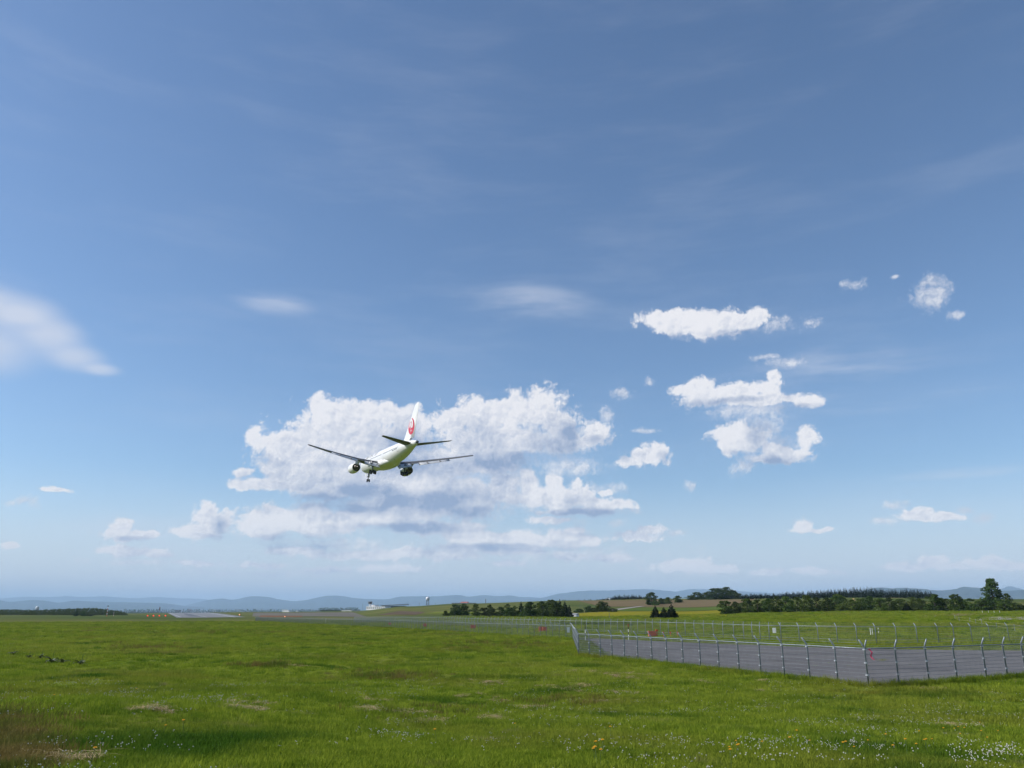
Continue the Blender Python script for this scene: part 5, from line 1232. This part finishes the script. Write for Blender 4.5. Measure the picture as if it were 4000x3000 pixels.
# dry clippings left by the mower
def straw(seed):
    rg = np.random.default_rng(seed); vs, fs = [], []
    for i in range(34):
        x, y = rg.normal(0, .10, 2); a = rg.normal(.3, .7); l = rg.uniform(.06, .20); z = rg.uniform(.03, .075); w = .0045; o = len(vs)
        dx, dy = math.cos(a) * l, math.sin(a) * l
        vs += [(x - dx, y - dy, z - .015), (x - dx * .1 - w * math.sin(a), y - dy * .1 + w * math.cos(a), z + .012), (x + dx, y + dy, z + rg.uniform(-.02, .02)), (x - dx * .1 + w * math.sin(a), y - dy * .1 - w * math.cos(a), z + .012)]; fs.append((o, o + 1, o + 2, o + 3))
    me = bpy.data.meshes.new('straw'); me.from_pydata(vs, [], fs); me.materials.append(M_STRAW); return me
lines = [((2299, 2623), (2505, 2656), 55), ((1888, 2664), (1952, 2675), 22), ((2111, 2681), (2246, 2700), 34), ((2234, 2678), (2340, 2682), 26), ((1925, 2737), (1975, 2740), 10), ((1900, 2806), (1930, 2810), 9), ((1695, 2820), (1730, 2832), 9), ((1400, 2774), (1480, 2780), 14), ((1460, 2737), (1490, 2741), 7),
         ((2040, 2762), (2105, 2764), 14), ((2395, 2705), (2440, 2711), 10), ((2345, 2738), (2375, 2741), 7), ((590, 2778), (628, 2784), 16), ((965, 2772), (1003, 2775), 10), ((990, 2750), (1025, 2753), 8), ((560, 2527), (640, 2524), 20), ((240, 2980), (285, 2985), 9), ((3000, 2661), (3060, 2666), 12), ((2960, 2703), (3010, 2706), 8), ((3640, 2694), (3690, 2698), 9), ((3700, 2836), (3760, 2840), 9),
         ((2210, 2628), (2270, 2622), 16), ((2420, 2630), (2560, 2640), 22), ((1560, 2790), (1640, 2786), 12), ((1800, 2720), (1850, 2724), 9), ((2700, 2660), (2790, 2672), 12), ((1130, 2600), (1200, 2604), 8), ((700, 2520), (740, 2519), 8), ((60, 2975), (120, 2985), 10)]
P_, S_ = [], []
for (a, b, n) in lines:
    for i in range(n):
        t = random.random(); q = hit(a[0] + (b[0] - a[0]) * t, a[1] + (b[1] - a[1]) * t); s = .10 + .05 * min(q.y, 40) / 10; q.x += random.gauss(0, s); q.y += random.gauss(0, s * 1.6); P_.append((q.x, q.y, gz(q.x, q.y))); S_.append(random.uniform(.7, 1.35))
scatter('dry_grass_clippings', P_, S_, [straw(i) for i in range(4)], label='straw-coloured dry clippings lying in streaks on the meadow', cat='clippings', seed=5)

# yellow wildflowers, each its own
M_PETAL = mat('yellow_petals', (.85, .50, .015), .6, (.80, .40, .01), 40.0, trans=.2)
M_STEM = mat('green_stem', (.07, .12, .02), .7, (.09, .14, .03), 20.0)
def flower_meshes(seed):
    rg = np.random.default_rng(seed); h = .17; st = MB().tube([(0, 0, -.03), (.01, .0, h * .6), (.02, .01, h)], .0022, 5).mesh('stem', M_STEM); pb = MB()
    for ring, (n, l, dz) in enumerate(((13, .021, .003), (9, .014, .008))):
        for k in range(n):
            a = 6.283 * k / n + ring * .2; w = .0048; ca, sa = math.cos(a), math.sin(a)
            pb.add([(.02 + .003 * ca, .01 + .003 * sa, h + .001), (.02 + l * .7 * ca - w * sa, .01 + l * .7 * sa + w * ca, h + dz), (.02 + l * ca, .01 + l * sa, h + dz * 1.2), (.02 + l * .7 * ca + w * sa, .01 + l * .7 * sa - w * ca, h + dz)], [(0, 1, 2, 3)])
    pb.sphere((.02, .01, h + .003), (.008, .008, .006), 8, 5); return st, pb.mesh('petals', M_PETAL)
FL = [flower_meshes(i) for i in range(2)]
mid = [(2324, 2958), (2354, 2954), (2327, 2979), (2348, 2989), (2333, 2996)]
right = [(2872, 2926), (2889, 2948), (2851, 2958), (2878, 2969), (2856, 2992), (3087, 2937), (3122, 2901), (3163, 2923), (3459, 2908), (3401, 2926), (3299, 2951), (3312, 2948), (3340, 2956), (3543, 2940), (3619, 2927), (3695, 2880), (3730, 2869), (3752, 2869), (3777, 2875), (3758, 2899), (3828, 2847), (3864, 2912), (3597, 2888), (3650, 2915), (3492, 2960), (3910, 2883), (3834, 2889), (2975, 2930), (3625, 2932), (3580, 2950)]
left = [(348, 2990), (635, 2870), (715, 2868), (533, 2718), (212, 2741)]
sc_m = [(2008, 2853), (1704, 2898), (2385, 2883)]
for lst, lab, gp in ((mid, 'yellow wildflower, {} in the close cluster at the bottom centre', 'yellow flowers at the bottom centre'), (right, 'small yellow wildflower, {} in the bottom right meadow', 'yellow flowers at the bottom right'), (left, 'small yellow wildflower, {} in the lower left meadow', 'yellow flowers at the lower left'), (sc_m, 'small lone yellow wildflower, {} of three above the bottom centre cluster', 'yellow flowers in the middle')):
    lst.sort()
    for i, (px, py) in enumerate(lst):
        p = hit(px, py + 22 * 10 / max(10, hit(px, py).y)); r = empty('yellow_wildflower', p, random.uniform(0, 6.28)); r.scale = [random.uniform(1.0, 1.5) * (1.35 if lst is mid else 1.05)] * 3
        link('stem', FL[i % 2][0], r); link('flower_head', FL[i % 2][1], r); tag(r, lab.format(nth(i)), 'flower', gp)

# broad-leaved weeds on the left
M_DOCK = mat('dock_leaves', (.060, .085, .026), .5, (.13, .14, .055), 3.0, trans=.15, per=.2)
lm = MB(); n = 6
for k in range(n + 1):
    t = k / n; w = .055 * math.sin(math.pi * min(1, t * .93 + .05)) ** .8; zz = .11 * math.sin(t * 2.7); lm.v += [(t * .30, -w, zz + .012), (t * .30, 0, zz - .006), (t * .30, w, zz + .012)]
for k in range(n):
    a = 3 * k; lm.f += [(a, a + 1, a + 4, a + 3), (a + 1, a + 2, a + 5, a + 4)]
leaf_me = lm.mesh('leaf', M_DOCK, True)
for i, (px, py, s) in enumerate(((52, 2558, 1.0), (112, 2572, .85), (160, 2574, 1.15), (202, 2590, 1.3), (244, 2592, 1.0), (316, 2600, 1.25))):
    r = empty('dock_plant', hit(px, py)); r.scale = (s * 1.5,) * 3
    for k in range(9):
        l = link('leaf', leaf_me, r); l.rotation_euler = (random.uniform(-.3, .3), random.uniform(-.55, .1), 6.283 * k / 9 + random.uniform(-.3, .3)); l.scale = [random.uniform(.7, 1.2)] * 3
    MB().tube([(0, 0, -.05), (.02, 0, .3), (.05, .02, .42)], .008, 5).build('stem', M_STEM, r)
    tag(r, f'dark broad-leaved weed, {nth(i)} in the row on the left of the meadow', 'weed', 'broad-leaved weeds on the left')

# sprigs of weed in the cracks of the road, and a few patches worn into it
P_ = [tuple(hit(random.gauss(3440, 12), random.gauss(2581, 3))) for _ in range(40)] + [tuple(hit(random.uniform(2500, 3900), random.choice((2548, 2560, 2590, 2603)) + random.gauss(0, 2))) for _ in range(60)]
scatter('road_weeds', P_, [random.uniform(.5, 1.1) for _ in P_], GR, label='sprigs of grass growing from the cracks of the grey road', cat='weeds', seed=8)

# worn, browning growth in the lower left corner
M_BROWNG = world_mat('browning_grass', ((.15, .115, .030), (.24, .185, .06)), (((.10, .13, .02), .5, .45, .62),), .3)
BG = []
for i in range(3):
    me = blade_patch(760 + i, 40, .19, .05, .15, .0045, .8); me.materials.append(M_BROWNG); BG.append(me)
P_, S_ = [], []
for _ in range(750):
    q = hit(abs(random.gauss(0, 1)) * 120 - 40, 3030 - abs(random.gauss(0, 1)) * 130); P_.append(tuple(q)); S_.append(random.uniform(.7, 1.3))
for (cx, cy, sx, sy, n) in ((600, 2530, 90, 8, 60), (1030, 2600, 60, 6, 50), (1500, 2640, 120, 10, 60), (1950, 2520, 140, 10, 90), (900, 2470, 200, 5, 80), (2180, 2740, 90, 12, 40), (1650, 2790, 120, 14, 40)):
    for _ in range(n):
        q = hit(random.gauss(cx, sx), random.gauss(cy, sy)); P_.append(tuple(q)); S_.append(random.uniform(.8, 1.6) * max(1, q.y / 22) ** .5)
scatter('browning_grass', P_, S_, BG, label='browning worn grass in the lower left corner and in patches', cat='grass', seed=9)
